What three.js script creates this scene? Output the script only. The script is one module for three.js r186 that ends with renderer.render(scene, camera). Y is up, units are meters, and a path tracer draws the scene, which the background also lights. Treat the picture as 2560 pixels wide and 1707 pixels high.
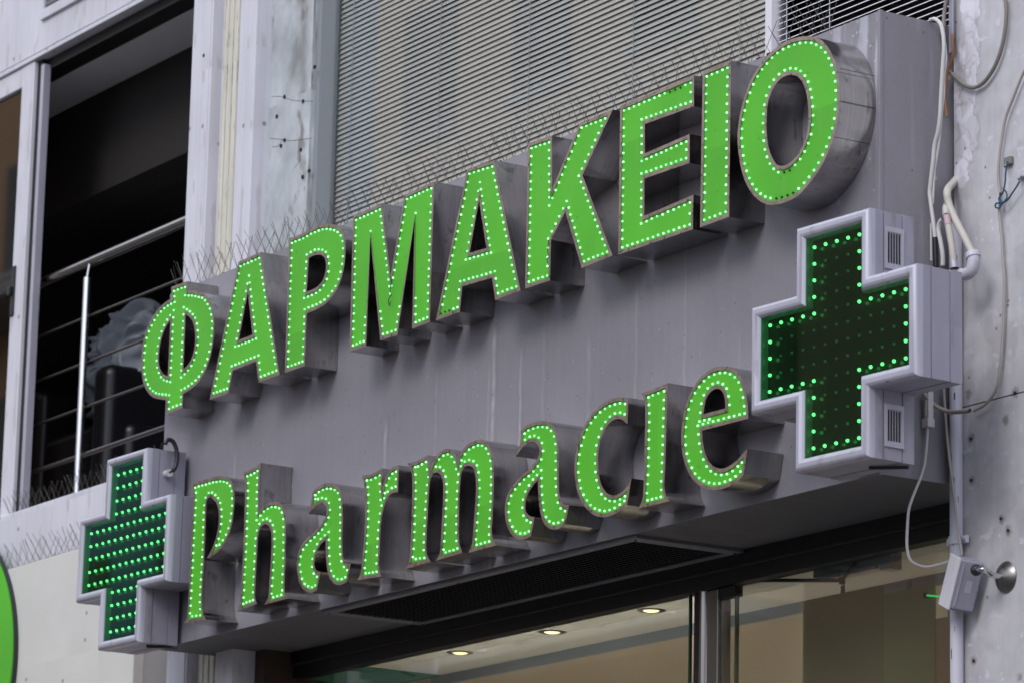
import * as THREE from 'three';
import { mergeGeometries, mergeVertices, toCreasedNormals } from 'three/addons/utils/BufferGeometryUtils.js';
import { RoundedBoxGeometry } from 'three/addons/geometries/RoundedBoxGeometry.js';

/* ---------- camera, sky, sun, exposure ---------- */
const scene = new THREE.Scene();
const camera = new THREE.PerspectiveCamera(9.90305, 1024 / 682, 0.1, 400);
camera.position.set(10.87582,1.64932,6.87387); camera.up.set(0.17684,0.97445,0.13849); camera.lookAt(2.63656,3.88468,1.66639);
camera.focus = 12.7; camera.userData.fStop = 5.6;
camera.updateMatrixWorld(true);

function skyTexture() {                       // bright overcast, a little cool
  const w = 128, h = 64, d = new Float32Array(w * h * 4);
  for (let j = 0; j < h; j++) for (let i = 0; i < w; i++) {
    const e = ((j + .5) / h - .5) * Math.PI, s = Math.sin(e), k = (j * w + i) * 4;
    const L = s > 0 ? .70 + .62 * s : .25;
    d[k] = L * .89; d[k + 1] = L * .96; d[k + 2] = L * 1.13; d[k + 3] = 1;
  }
  const t = new THREE.DataTexture(d, w, h, THREE.RGBAFormat, THREE.FloatType);
  t.mapping = THREE.EquirectangularReflectionMapping; t.minFilter = t.magFilter = THREE.LinearFilter; t.needsUpdate = true;
  return t;
}
scene.background = skyTexture(); scene.environment = scene.background;
const sun = new THREE.DirectionalLight(0xfff9f4, 0.9);
sun.position.set(8, 19, 17); sun.target.position.set(0, 4.6, 0);
sun.castShadow = true; sun.shadow.radius = 40; sun.shadow.mapSize.set(2048, 2048);
Object.assign(sun.shadow.camera, { left: -9, right: 9, top: 9, bottom: -9, near: 1, far: 70 });
scene.add(sun, sun.target);
const EXPOSURE = 1.44;

/* ---------- helpers ---------- */
let seed = 7; const rnd = () => { seed = (seed * 1664525 + 1013904223) >>> 0; return seed / 4294967296; };
const rr = (a, b) => a + (b - a) * rnd();
const G = []; for (let i = 0; i < 65536; i++) G.push(rnd());
const vn = (x, y) => { const xi = Math.floor(x), yi = Math.floor(y), fx = x - xi, fy = y - yi, u = fx * fx * (3 - 2 * fx), v = fy * fy * (3 - 2 * fy);
  const g = (a, b) => G[((a & 255) + ((b & 255) << 8)) & 65535]; return (g(xi, yi) * (1 - u) + g(xi + 1, yi) * u) * (1 - v) + (g(xi, yi + 1) * (1 - u) + g(xi + 1, yi + 1) * u) * v; };
const fbm = (x, y, o = 4) => { let s = 0, a = .5, t = 0; for (let i = 0; i < o; i++) { s += a * vn(x, y); t += a; a *= .5; x = x * 2.03 + 17.3; y = y * 2.03 + 9.1; } return s / t; };
const sst = (a, b, x) => { const t = Math.min(1, Math.max(0, (x - a) / (b - a))); return t * t * (3 - 2 * t); };
const mix = (a, b, t) => a + (b - a) * t, mix3 = (a, b, t) => [mix(a[0], b[0], t), mix(a[1], b[1], t), mix(a[2], b[2], t)];
function tex(w, h, fn, srgb = true, rep = true) {       // fn(u, v) -> [r, g, b] in 0..255
  const d = new Uint8Array(w * h * 4);
  for (let j = 0; j < h; j++) for (let i = 0; i < w; i++) { const c = fn((i + .5) / w, (j + .5) / h), k = (j * w + i) * 4; d[k] = Math.max(0, Math.min(255, c[0])); d[k + 1] = Math.max(0, Math.min(255, c[1])); d[k + 2] = Math.max(0, Math.min(255, c[2])); d[k + 3] = 255; }
  const t = new THREE.DataTexture(d, w, h); if (srgb) t.colorSpace = THREE.SRGBColorSpace;
  t.magFilter = THREE.LinearFilter; t.minFilter = THREE.LinearMipmapLinearFilter; t.generateMipmaps = true; if (rep) t.wrapS = t.wrapT = THREE.RepeatWrapping; t.needsUpdate = true; return t;
}
const std = (o) => new THREE.MeshStandardMaterial(o);
const names = {};
const numbered = (n) => { const k = names[n] = (names[n] ?? -1) + 1; return k ? `${n}_${String(k).padStart(3, '0')}` : n; };
function tag(o, label, category, group, kind) { const u = o.userData; if (label) u.label = label; if (category) u.category = category; if (group) u.group = group; if (kind) u.kind = kind; return o; }
function thing(name, p = [0, 0, 0], label, category, group, kind) { const g = new THREE.Group(); g.name = numbered(name); g.position.set(...p); tag(g, label, category, group, kind); scene.add(g); return g; }
function uvm(g) {                                        // uv in metres, by the dominant direction of each face
  if (g.index) g = g.toNonIndexed(); g.computeVertexNormals && !g.attributes.normal && g.computeVertexNormals();
  const p = g.attributes.position, uv = new Float32Array(p.count * 2);
  for (let i = 0; i < p.count; i += 3) {
    const a = [0, 1, 2].map(k => [p.getX(i + k), p.getY(i + k), p.getZ(i + k)]);
    const e = a[1].map((v, j) => v - a[0][j]), f = a[2].map((v, j) => v - a[0][j]);
    const n = [e[1] * f[2] - e[2] * f[1], e[2] * f[0] - e[0] * f[2], e[0] * f[1] - e[1] * f[0]].map(Math.abs);
    for (let k = 0; k < 3; k++) { const q = a[k]; const [u, v] = n[2] >= n[0] && n[2] >= n[1] ? [q[0], q[1]] : n[0] >= n[1] ? [q[2], q[1]] : [q[0], q[2]]; uv[(i + k) * 2] = u; uv[(i + k) * 2 + 1] = v; }
  }
  g.setAttribute('uv', new THREE.BufferAttribute(uv, 2)); return g;
}
const clean = (g) => { for (const k of Object.keys(g.attributes)) if (!['position', 'normal', 'uv'].includes(k)) g.deleteAttribute(k); g.groups = []; return g; };
function bx(x0, x1, y0, y1, z0, z1, r = 0) {
  const w = Math.abs(x1 - x0), h = Math.abs(y1 - y0), d = Math.abs(z1 - z0);
  const g = r ? new RoundedBoxGeometry(w, h, d, 2, r) : new THREE.BoxGeometry(w, h, d);
  g.translate((x0 + x1) / 2, (y0 + y1) / 2, (z0 + z1) / 2); return clean(uvm(g));
}
const merge = (list) => mergeGeometries(list.map(g => clean(g.index ? g.toNonIndexed() : g)));
function put(name, geo, m, parent, label, kind) { const o = new THREE.Mesh(Array.isArray(geo) ? merge(geo) : geo, m); o.name = parent === scene ? numbered(name) : name; o.castShadow = o.receiveShadow = true; if (label) o.userData.label = label; if (kind) o.userData.kind = kind; parent.add(o); return o; }
const V = (a) => a.map(p => new THREE.Vector3(...p));
function tube(pts, r, seg = 0, rad = 8) { const c = new THREE.CatmullRomCurve3(V(pts), false, 'centripetal'); return clean(uvm(new THREE.TubeGeometry(c, seg || pts.length * 7, r, rad))); }
function rod(a, b, r, rad = 8) { const A = new THREE.Vector3(...a), B = new THREE.Vector3(...b), L = A.distanceTo(B); const g = new THREE.CylinderGeometry(r, r, L, rad); g.applyQuaternion(new THREE.Quaternion().setFromUnitVectors(new THREE.Vector3(0, 1, 0), B.clone().sub(A).normalize())); g.translate(...A.clone().add(B).multiplyScalar(.5).toArray()); return clean(uvm(g)); }

/* ---------- surfaces ---------- */
const speck = (u, v, n, th, s = 0) => { const x = u * n, y = v * n, xi = Math.floor(x), yi = Math.floor(y); const h = G[((xi * 73 + yi * 179 + s * 31) & 65535)]; if (h < th) return 0; const cx = .3 + .4 * G[(xi * 37 + yi * 57 + s) & 65535], cy = .3 + .4 * G[(xi * 91 + yi * 13 + s) & 65535]; return 1 - sst(.12, .3, Math.hypot(x - xi - cx, y - yi - cy)); };
const drips = [[.13, .02, .5, .3], [.375, .0, .46, .55], [.525, .0, .52, .35], [.532, 0, .60, .8], [.569, .0, .52, .7], [.72, .2, .6, .3], [.78, .3, .7, .35], [.6, .1, .75, .2], [.845, .05, .4, .3], [.66, .1, .5, .3], [.955, .6, 1, .6], [.985, .7, 1, .7], [.93, .75, 1, .5], [.45, .3, .55, .25]];
const paint = (u, v, W, H) => {                          // weathered grey lacquer
  let c = [129, 126, 132]; const x = u * W, y = v * H;
  const f = fbm(x * 2.2, y * 2.2, 4) - .5, st = fbm(x * 55, y * 1.4, 3) - .5, gr = fbm(x * 160, y * 160, 2) - .5;
  const k = 1 + f * .15 + st * .03 + gr * .05; c = c.map(a => a * k);
  return c;
};
const tFascia = tex(2048, 640, (u, v) => {
  let c = paint(u, v, 4.52, 1.4);
  for (const [du, a, b, s] of drips) { const w = .0012 + .0012 * G[(du * 9000) | 0], x = u + .0016 * (vn(v * 26, du * 90) - .5), d = Math.abs(x - du); if (v > a && v < b) { const t = (1 - sst(w * .4, w * 1.6, d)) * s * (.35 + .65 * vn(v * 40, du * 300)) * sst(0, .05, b - v); c = mix3(c, [176, 171, 176], t); } const t2 = (1 - sst(w * .5, w * 2, Math.abs(x - du - .004))) * (v > a && v < b ? .3 * s * vn(v * 30, du * 200) : 0); c = mix3(c, [96, 88, 84], t2); }
  const top = sst(.88, 1, u) * sst(.5, .9, v), sp = speck(u * 3.2, v, 80, .992 - .12 * top); c = mix3(c, [190, 188, 190], sp * (.35 + .5 * top));
  const wsh = fbm(u * 120, v * 7, 5); c = mix3(c, [178, 176, 186], top * sst(.4, .62, wsh) * .8);
  c = mix3(c, [70, 64, 62], speck(u * 3.2, v, 110, .994, 5) * .7);
  return c;
}, true, false);
const tPaint = tex(1024, 1024, (u, v) => { let c = paint(u, v, 1.5, 1.5); c = mix3(c, [186, 182, 180], speck(u, v, 60, .992, 9) * .6); c = mix3(c, [80, 76, 74], speck(u, v, 80, .994, 3) * .6); const s = fbm(u * 40, v * 3, 3); return mix3(c, [158, 155, 162], sst(.66, .78, s) * .35); });
tPaint.repeat.set(1 / 1.5, 1 / 1.5);
// right-hand wall: world window x 2.0..3.4, y 3.0..5.8
const patches = [[2.101,5.295],[2.094,5.167],[2.1,5.128],[2.099,5.07],[2.099,5.016],[2.086,4.92],[2.06,4.847],[2.057,4.778]];
const patchR = [.05, .055, .04, .035, .05, .06, .045, .035];
const holes = [[2.097,3.967],[2.098,3.844],[2.231,3.712],[2.263,3.673],[2.105,3.315],[2.298,4.07],[2.253,3.997],[2.085,4.103],[2.309,3.246]];
const tWall = tex(1024, 2048, (u, v) => {
  const x = 2 + u * 1.4, y = 3 + v * 2.8; let c = [188, 186, 189];
  const f = fbm(x * 3.2, y * 3.2, 5) - .5, g = fbm(x * 26, y * 26, 4) - .5, st = fbm(x * 38, y * 2.6, 3) - .5, k = 1 + f * .18 + g * .11 + st * .08; c = c.map(a => a * k);
  const wob = (fbm(x * 26, y * 20, 4) - .5) * .075;
  patches.forEach(([px, py], i) => { const d = Math.hypot((x - px) * 1.25, (y - py) * .8) + wob - patchR[i]; c = mix3(c, [216, 214, 222], (1 - sst(-.003, .003, d)) * .95); c = mix3(c, [150, 144, 146], (1 - sst(0, .006, Math.abs(d - .004))) * .35); });
  const edge = sst(.16, 0, x - 2.02) * sst(.45, .62, fbm(x * 30, y * 14, 4)); c = mix3(c, [150, 142, 144], edge * .5);
  const low = sst(.6, .7, fbm(x * 9 + 4, y * 9, 5)); c = mix3(c, [160, 156, 160], low * .3);
  const chip = sst(.745, .775, fbm(x * 22, y * 30 + 7, 4)); c = mix3(c, [206, 204, 212], chip * .7);
  holes.forEach(([px, py], i) => { const d = Math.hypot(x - px, y - py); c = mix3(c, [120, 108, 104], (1 - sst(.004, .02, d + (fbm(x * 90, y * 90, 3) - .5) * .02)) * .6); });
  c = mix3(c, [96, 86, 82], speck(u, v * 2, 70, .992, 2) * .7); c = mix3(c, [222, 220, 228], speck(u, v * 2, 60, .992, 8) * .6);
  return c;
});
tWall.repeat.set(1 / 1.4, 1 / 2.8); tWall.offset.set(-2 / 1.4, -3 / 2.8);
const bWall = tex(512, 512, (u, v) => { const n = fbm(u * 40, v * 40, 4) * 255; return [n, n, n]; }, false); bWall.repeat.set(2, 2);
const tWhite = tex(1024, 1024, (u, v) => { let c = [203, 201, 208]; const k = 1 + (fbm(u * 5, v * 5, 5) - .5) * .09 + (fbm(u * 70, v * 5, 3) - .5) * .06; c = c.map(a => a * k); c = mix3(c, [120, 112, 108], speck(u, v, 30, .985, 4) * .8); c = mix3(c, [170, 164, 162], sst(.66, .8, fbm(u * 30, v * 8, 4)) * .5); return c; }); tWhite.repeat.set(.8, .8);
const tCream = tex(512, 1024, (u, v) => { let c = [206, 202, 188]; const k = 1 + (fbm(u * 60, v * 4, 4) - .5) * .22; c = c.map(a => a * k); c = mix3(c, [110, 104, 92], sst(.72, .8, fbm(u * 90, v * 14, 3)) * .6); return c; }); tCream.repeat.set(2, .8);
const cl = (x, y) => { let c = [175, 180, 182]; const k = 1 + (fbm(x * 7, y * 5, 5) - .5) * .3 + (fbm(x * 40, y * 30, 3) - .5) * .1; c = c.map(a => a * k); const s = sst(.5, .8, fbm(x * 6 + 3, y * 3.2 + 1, 5)); c = mix3(c, [122, 122, 120], s * .8); c = mix3(c, [205, 210, 214], sst(.6, .7, fbm(x * 5 + 30, y * 4, 4)) * .6); c = mix3(c, [100, 94, 88], sst(.66, .82, fbm(x * 16 + 9, y * 9, 5)) * .6); return c; };
const tClad = tex(512, 1024, (u, v) => cl(u * 1.0, v * 2.0)); tClad.repeat.set(1, .5);
const tSteel = tex(1024, 1024, (u, v) => { const a = fbm(u * 9, v * 7, 5), b = fbm(u * 160, v * 5, 2), m = fbm(u * 3, v * 3, 3); let k = 176 * (1 + (a - .5) * .22 + (b - .5) * .12 + (m - .5) * .16); let c = [k * 1.0, k * .985, k * .975]; c = mix3(c, [205, 203, 200], speck(u, v, 60, .985, 1) * .6); c = mix3(c, [60, 56, 54], sst(.68, .86, fbm(u * 26, v * 16, 4)) * .3); return c; }); tSteel.repeat.set(1.6, 1.6);
const tRim = tex(512, 512, (u, v) => { const k = 205 * (1 + (fbm(u * 30, v * 30, 4) - .5) * .28); return mix3([k, k * .98, k * .96], [96, 84, 76], sst(.68, .78, fbm(u * 60, v * 60 + 9, 3)) * .6); }); tRim.repeat.set(1.6, 1.6);
const rSteel = tex(512, 512, (u, v) => { const a = fbm(u * 8 + 5, v * 6, 5), b = fbm(u * 120, v * 4, 2); const r = 255 * (.17 + (a - .5) * .26 + (b - .5) * .1); return [r, r, r]; }, false); rSteel.repeat.set(1.6, 1.6);
const tGreen = tex(512, 512, (u, v) => { const k = 1 + (fbm(u * 4, v * 4, 4) - .5) * .14; let c = [80 * k, 180 * k, 26 * k]; c = mix3(c, [106, 178, 70], sst(.55, .8, fbm(u * 34, v * 5 + 3, 4)) * .3); c = mix3(c, [72, 120, 48], speck(u, v, 60, .988, 6) * .8); return c; });
const tBoard = tex(512, 512, (u, v) => { const k = 1 + (fbm(u * 5, v * 5, 4) - .5) * .06; let c = [203 * k, 201 * k, 194 * k]; return mix3(c, [110, 96, 84], speck(u, v, 26, .985, 2) * .7); });
const tAsphalt = tex(512, 512, (u, v) => { const k = 62 * (1 + (fbm(u * 60, v * 60, 3) - .5) * .5 + (fbm(u * 5, v * 5, 3) - .5) * .3); return [k, k, k * 1.02]; }); tAsphalt.repeat.set(.25, .25);
const tStone = tex(512, 512, (u, v) => { const k = 1 + (fbm(u * 12, v * 12, 4) - .5) * .3; return [84 * k, 82 * k, 80 * k]; }); tStone.repeat.set(.5, .5);

const M = {
  fascia: std({ map: tFascia, roughness: .55 }), paint: std({ map: tPaint, roughness: .6 }), soffit: std({ map: tPaint, color: 0xb2b2b6, roughness: .7 }),  // soffit: the same paint tinted darker, underside shade put into the colour
  wall: std({ map: tWall, roughness: .8 }), white: std({ map: tWhite, roughness: .6 }), cream: std({ map: tCream, roughness: .75 }),
  clad: std({ map: tClad, roughness: .55 }), cladDark: std({ color: 0x8a8f92, roughness: .8 }),
  steel: std({ map: tSteel, metalness: 1, roughnessMap: rSteel, roughness: 1 }), rim: std({ color: 0xe6d6ca, map: tRim, metalness: 1, roughness: .38 }),
  green: std({ map: tGreen, roughness: .45 }), greenDisc: std({ map: tGreen, roughness: .5 }),
  led: std({ color: 0x88ddaa, emissive: new THREE.Color(.34, 1, .45), emissiveIntensity: .95, roughness: .3 }), ledWarm: std({ color: 0x88ddaa, emissive: new THREE.Color(.42, 1, .5), emissiveIntensity: 1.1, roughness: .3 }), ledDim: std({ color: 0x77cc99, emissive: new THREE.Color(.3, 1, .42), emissiveIntensity: .72, roughness: .3 }), ledDead: std({ color: 0x1d3a26, roughness: .35 }),
  crossLed: std({ color: 0x66dd99, emissive: new THREE.Color(.34, 1, .48), emissiveIntensity: 4.5, roughness: .3 }), crossLedOff: std({ color: 0xdceee2, roughness: .35 }),
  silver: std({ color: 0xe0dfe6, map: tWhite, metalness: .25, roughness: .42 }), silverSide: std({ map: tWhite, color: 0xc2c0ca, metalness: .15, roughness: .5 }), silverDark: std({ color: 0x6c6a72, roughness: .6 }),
  ledBoard: std({ color: 0x1a4a2c, roughness: .16 }), ledPane: new THREE.MeshPhysicalMaterial({ color: 0x9cc8aa, transmission: 1, thickness: 0, roughness: .02, ior: 1.5 }),
  black: std({ color: 0x0c0c0d, roughness: .45 }), blackMatte: std({ color: 0x101011, roughness: .85 }), dark: std({ color: 0x242427, roughness: .7 }), rubber: std({ color: 0x26292d, roughness: .5 }),
  chrome: std({ color: 0xc8c8ca, metalness: 1, roughness: .16 }), polished: std({ color: 0xf6f6f8, metalness: 1, roughness: .3 }), rodSteel: std({ color: 0x5e5854, metalness: .9, roughness: .4 }), tubeSteel: std({ color: 0xa09a95, metalness: 1, roughness: .22 }), chromeDull: std({ color: 0x8d8a86, metalness: 1, roughness: .35 }), wire: std({ color: 0x5c5855, metalness: .5, roughness: .45 }),
  slat: std({ color: 0xd9d7d1, roughness: .55, side: THREE.DoubleSide }), slatWhite: std({ color: 0xd6d3d8, roughness: .5, side: THREE.DoubleSide }), cord: std({ color: 0xb9bcc2, roughness: .8 }),
  frameBlue: std({ color: 0x5d6a73, roughness: .45 }), glass: new THREE.MeshPhysicalMaterial({ color: 0xf2f3f3, transmission: 1, thickness: 0, roughness: .01, ior: 1.5 }), glassBrown: new THREE.MeshPhysicalMaterial({ color: 0x8f867c, transmission: 1, thickness: 0, roughness: .02, ior: 2.2 }),
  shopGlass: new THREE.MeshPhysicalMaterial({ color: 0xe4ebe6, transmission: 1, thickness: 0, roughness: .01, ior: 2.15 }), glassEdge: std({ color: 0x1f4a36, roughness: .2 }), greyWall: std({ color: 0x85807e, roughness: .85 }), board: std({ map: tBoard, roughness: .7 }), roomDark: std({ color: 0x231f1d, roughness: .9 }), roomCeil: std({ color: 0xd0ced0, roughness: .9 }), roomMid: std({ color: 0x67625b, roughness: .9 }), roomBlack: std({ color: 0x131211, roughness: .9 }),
  ceil: std({ color: 0xc6c3c2, roughness: .85 }), shopWall: std({ color: 0xb8ac9a, roughness: .85 }), shopFloor: std({ color: 0xbdb8b0, roughness: .5 }), bulk: std({ color: 0x7d8492, roughness: .8 }), innerCeil: std({ color: 0xc0b0a2, roughness: .85 }), panelBrown: std({ color: 0xa8937a, roughness: .6 }), panelOlive: std({ color: 0xb0a07f, roughness: .6 }), panelOrange: std({ color: 0xb0703f, roughness: .6 }), greenGlint: std({ color: 0x2fae5a, emissive: new THREE.Color(.03, .8, .2), emissiveIntensity: .7 }), ringDark: std({ color: 0x5d574f, metalness: .8, roughness: .4 }), teal: std({ color: 0x2c6a5a, roughness: .7 }),
  cableWhite: std({ color: 0xc4c1bf, roughness: .55 }), cableGrey: std({ color: 0x7b756d, roughness: .55 }), cableBeige: std({ color: 0xa29a92, roughness: .6 }), copper: std({ color: 0x8c5630, roughness: .5 }), twine: std({ color: 0x2b4f66, roughness: .8 }), conduit: std({ color: 0xbdb8ae, roughness: .55 }), pinkish: std({ color: 0xc4a6ac, roughness: .55 }),
  pvc: std({ map: tWhite, color: 0xf2f2f6, roughness: .45 }), leather: std({ color: 0x17171b, roughness: .35 }), sheet: std({ color: 0x868c95, roughness: .38 }), dirt: std({ color: 0x3a322b, roughness: 1 }),
  brown: std({ color: 0x3b2c24, roughness: .7 }), asphalt: std({ map: tAsphalt, roughness: .9 }), stone: std({ map: tStone, roughness: .85 }),
  lampGlow: std({ color: 0xffffff, emissive: new THREE.Color(1, .72, .32), emissiveIntensity: 1.7 }),
};

/* ---------- street, opposite side (seen only in glass and metal) ---------- */
tag(put('road', bx(-70, 60, -.3, -.12, 2.6, 11.4), M.asphalt, scene), null, null, null, 'structure');
tag(put('pavement', bx(-70, 60, -.3, 0, -.44, 2.6), M.stone, scene), null, null, null, 'structure');
tag(put('pavement', bx(-70, 60, -.3, 0, 11.4, 14), M.stone, scene), null, null, null, 'structure');
tag(put('ground', bx(-150, 150, -.6, -.31, -60, 100), M.asphalt, scene), null, null, null, 'structure');
function house(x0, x1, h, col, label, win, bandY) {
  const b = thing('street_building', [(x0 + x1) / 2, 0, 14], label, 'building'), w = (x1 - x0) / 2;
  put('wall', bx(-w, w, 0, h, 0, 9), std({ color: col, roughness: .9 }), b);
  const wg = std({ color: 0x454239, roughness: .6 }), fr = std({ color: 0x8f8a84, roughness: .7 });
  for (const y of win) for (let x = -w + 1.2; x < w - .9; x += 2.3) { const f = put('window', bx(x - .55, x + .55, y, y + 1.5, -.03, .05), wg, b); put('frame', bx(x - .62, x + .62, y - .08, y, -.08, .05), fr, f); }
  for (const y of bandY) put('balcony', bx(-w + .05, w - .05, y, y + .17, -1.0, 0), fr, b);
}
house(-31, -26.35, 17.5, 0x6d8796, 'blue-grey apartment block across the street', [4.6, 7.8], []);
house(-60, -31, 17.5, 0xa98560, 'wide brown apartment block across the street', [4.6, 7.8, 11, 14.2], [10.2, 13.4]);
house(-26.35, -18.44, 17.5, 0xb9a184, 'tan apartment block across the street', [4.6, 8.4, 11, 13.6, 16.6], [7.4]);
house(-18.44, -16.47, 12.4, 0x6e5440, 'narrow dark brown building across the street', [4.2], []);
house(-16.47, -10, 9.8, 0x8d7f6e, 'low ochre building across the street', [4.6, 7.6], []);
house(-10, 14, 5.2, 0x9b9488, 'long low beige building across the street', [2.8], []);
house(14, 60, 7.5, 0x8b8988, 'low grey building across the street', [4.6], []);

/* ---------- the building that carries the sign ---------- */
const wall = thing('wall', [0, 0, 0], null, null, null, 'structure');            // pillar at the end of the shopfront
{
  const x0 = 2.022, ys = 4.067;
  put('panel', bx(x0, 3.6, ys + .002, 7.4, -.6, -.265), M.wall, wall); put('panel', bx(x0, 3.6, 0, ys - .002, -.6, -.265), M.wall, wall);
  put('joint', bx(x0 + .003, 3.6, ys - .004, ys + .004, -.59, -.269), M.dark, wall);
  put('panel', bx(3.604, 14, 0, 7.4, -.6, -.265), M.greyWall, wall);
  for (const [hx, hy] of holes.slice(0, 6)) { const g = new THREE.CylinderGeometry(.0045, .0045, .006, 10); g.rotateX(Math.PI / 2); g.translate(hx, hy, -.264); put('screw', g, M.rubber, wall); }
}
const upper = thing('building_wall', [0, 0, 0], 'plain rendered wall of the same building above the windows', 'wall', null, 'structure');
put('upper_wall', bx(-2.84, 14, 7.4, 16, -4, -.3), M.white, upper); put('upper_wall', bx(-12, -2.84, 7.3, 16, -4, -.42), M.white, upper);
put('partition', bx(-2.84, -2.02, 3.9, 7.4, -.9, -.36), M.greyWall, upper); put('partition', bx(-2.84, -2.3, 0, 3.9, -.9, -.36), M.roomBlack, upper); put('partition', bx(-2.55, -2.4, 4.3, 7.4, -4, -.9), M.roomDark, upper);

/* windows with blinds over the sign */
const ZW = -.36, ZB = -.41;
const win = thing('window', [0, 5.25, ZW], 'wide upper window with blue grey frame, closed blinds behind its glass', 'window');
const wx0 = -2.038, wx1 = -1.947, wx2 = 0.956, wx3 = 0.991;
put('frame', bx(wx0, wx1 - .018, -.2, 2.2, -.05, .02, .004), M.frameBlue, win); put('bead', bx(wx1 - .018, wx1, -.2, 2.2, -.05, .006, .003), M.frameBlue, win);
put('mullion', bx(wx2, wx3, -.2, 2.2, -.05, .02, .004), M.slatWhite, win); put('head', bx(wx0, 2.02, 2.0, 2.16, -.05, .02), M.slatWhite, win);
put('sill', bx(wx0, 2.02, -.35, -.2, -.1, .03), M.white, win);
put('pane', bx(wx1 - .005, wx2 + .005, -.2, 2.0, -.018, -.012), M.glass, win);
function slatGeo(L, wd, tilt, bow) { const n = 3, pos = [], idx = []; for (let i = 0; i <= n; i++) { const t = i / n - .5, s = t * wd, b = bow * (1 - 4 * t * t); const y = Math.sin(tilt) * s + Math.cos(tilt) * b, z = -Math.cos(tilt) * s + Math.sin(tilt) * b; pos.push(0, y, z, L, y, z); } for (let i = 0; i < n; i++) { const a = 2 * i; idx.push(a, a + 1, a + 3, a, a + 3, a + 2); } const g = new THREE.BufferGeometry(); g.setAttribute('position', new THREE.Float32BufferAttribute(pos, 3)); g.setIndex(idx); g.computeVertexNormals(); return g; }
function blind(x0, x1, z, pitch, wd, tilt, mat, label, cords, top) {
  const b = thing('venetian_blind', [x0, 5.15, z], label, 'blind'); const g = slatGeo(x1 - x0, wd, tilt, .0022);
  for (let y = .03, i = 0; y < top; y += pitch, i++) { const o = put('slat', g, mat, b); o.position.set(0, y, 0); o.rotation.x = (G[i * 7] - .5) * .05; o.rotation.z = (G[i * 11 + 3] - .5) * .0009; }
  for (const c of cords) { put('cord', rod([c - x0, 0, wd * .5], [c - x0, top, wd * .5], .0016, 5), M.cord, b); }
  put('headrail', bx(0, x1 - x0, top, top + .04, -.015, .015), mat, b);
}
blind(wx1 - .03, wx2 + .02, ZB, .0206, .026, 1.05, M.slat, 'closed pale venetian blind behind the glass of the wide window', [[-1.833,6.352],[-1.177,6.182],[-0.558,6.021],[0.109,5.848],[0.736,5.684]].map(p => p[0]), 1.9);
blind(wx3 + .004, 2.03, ZW - .015, .0206, .0262, .53, M.slatWhite, 'open white venetian blind with black gaps beside the corner of the sign', [[1.046,5.587],[1.276,5.532]].map(p => p[0]).concat([1.862]), 1.9);
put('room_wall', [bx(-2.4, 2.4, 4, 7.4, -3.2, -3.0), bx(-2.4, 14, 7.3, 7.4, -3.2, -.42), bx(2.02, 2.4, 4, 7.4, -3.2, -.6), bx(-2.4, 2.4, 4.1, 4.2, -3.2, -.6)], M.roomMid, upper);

/* white pillar with mouldings left of the window */
const pil = thing('pillar', [-2.4, 0, -.3], 'tall white painted pillar with a cream fluted strip and a cracked stone slab', 'pillar');
{
  const X = [-2.838, -2.667, -2.641, -2.512, -2.433, -2.296].map(v => v + 2.4);
  put('board', bx(X[0], X[1], 0, 7.6, -.1, .08, .004), M.white, pil); put('trim', bx(X[1] - .03, X[1] - .012, 0, 7.6, .079, .084, .002), M.white, pil);
  put('backing', bx(X[1], X[4], 0, 7.6, -.12, .03), M.white, pil);
  const fl = []; const n = 6, w = (X[3] - X[2]) / n; for (let i = 0; i < n; i++) { const a = X[2] + i * w; fl.push(bx(a + .0012, a + w - .0012, 0, 7.6, .0, .041 + (i % 2) * .004, .0018)); }
  fl.forEach(g => put('flute', g, M.cream, pil));
  put('board', bx(X[4], X[5], 0, 7.6, -.1, .08, .004), M.white, pil);
  const c0 = -2.303 + 2.4, c1 = -1.963 + 2.4;
  put('stone_slab', bx(c0, c1, 3.96, 7.6, -.06, .01, .003), M.clad, pil);
  put('stone_strip', bx(X[5], c0 - .006, 3.95, 7.6, -.08, .004), M.clad, pil); put('backing', bx(X[5], c1 + .03, 3.94, 7.6, -.09, -.012), M.cladDark, pil); put('lower_jamb', bx(X[5], X[5] + .07, 0, 3.93, -.3, -.02), M.brown, pil);
  for (const [hx, hy] of [[-2.169,6.019],[-2.017,5.965],[-2.155,5.839],[-2.182,5.822],[-2.021,5.77],[-1.951,5.67],[-2,5.656],[-1.936,6.084],[-2.225,5.952]]) { const g = new THREE.CylinderGeometry(.008, .008, .006, 9); g.rotateX(Math.PI / 2); g.translate(hx + 2.4, hy, .011); put('fixing_hole', g, M.black, pil); }
  { const [hx, hy] = [[-2.734,6.315]][0]; const g = new THREE.CylinderGeometry(.008, .008, .006, 9); g.rotateX(Math.PI / 2); g.translate(hx + 2.4, hy, .079); put('fixing_hole', g, M.black, pil); }
  const crack = (pts) => put('crack', tube(pts.map(p => [p[0] + 2.4, p[1], .0102]), .0009, 0, 4), M.dirt, pil);
  crack([[-2.277,6.046],[-2.189,6.024],[-2.113,5.993],[-2.037,5.971],[-1.941,5.948]]); crack([[-2.283,5.876],[-2.175,5.846],[-2.101,5.825],[-2.004,5.809],[-1.937,5.797]]); crack([[-2.175,5.846],[-2.202,5.829],[-2.255,5.834]]); crack([[-2.041,5.776],[-2.026,5.735],[-2.069,5.707]]);
}

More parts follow.
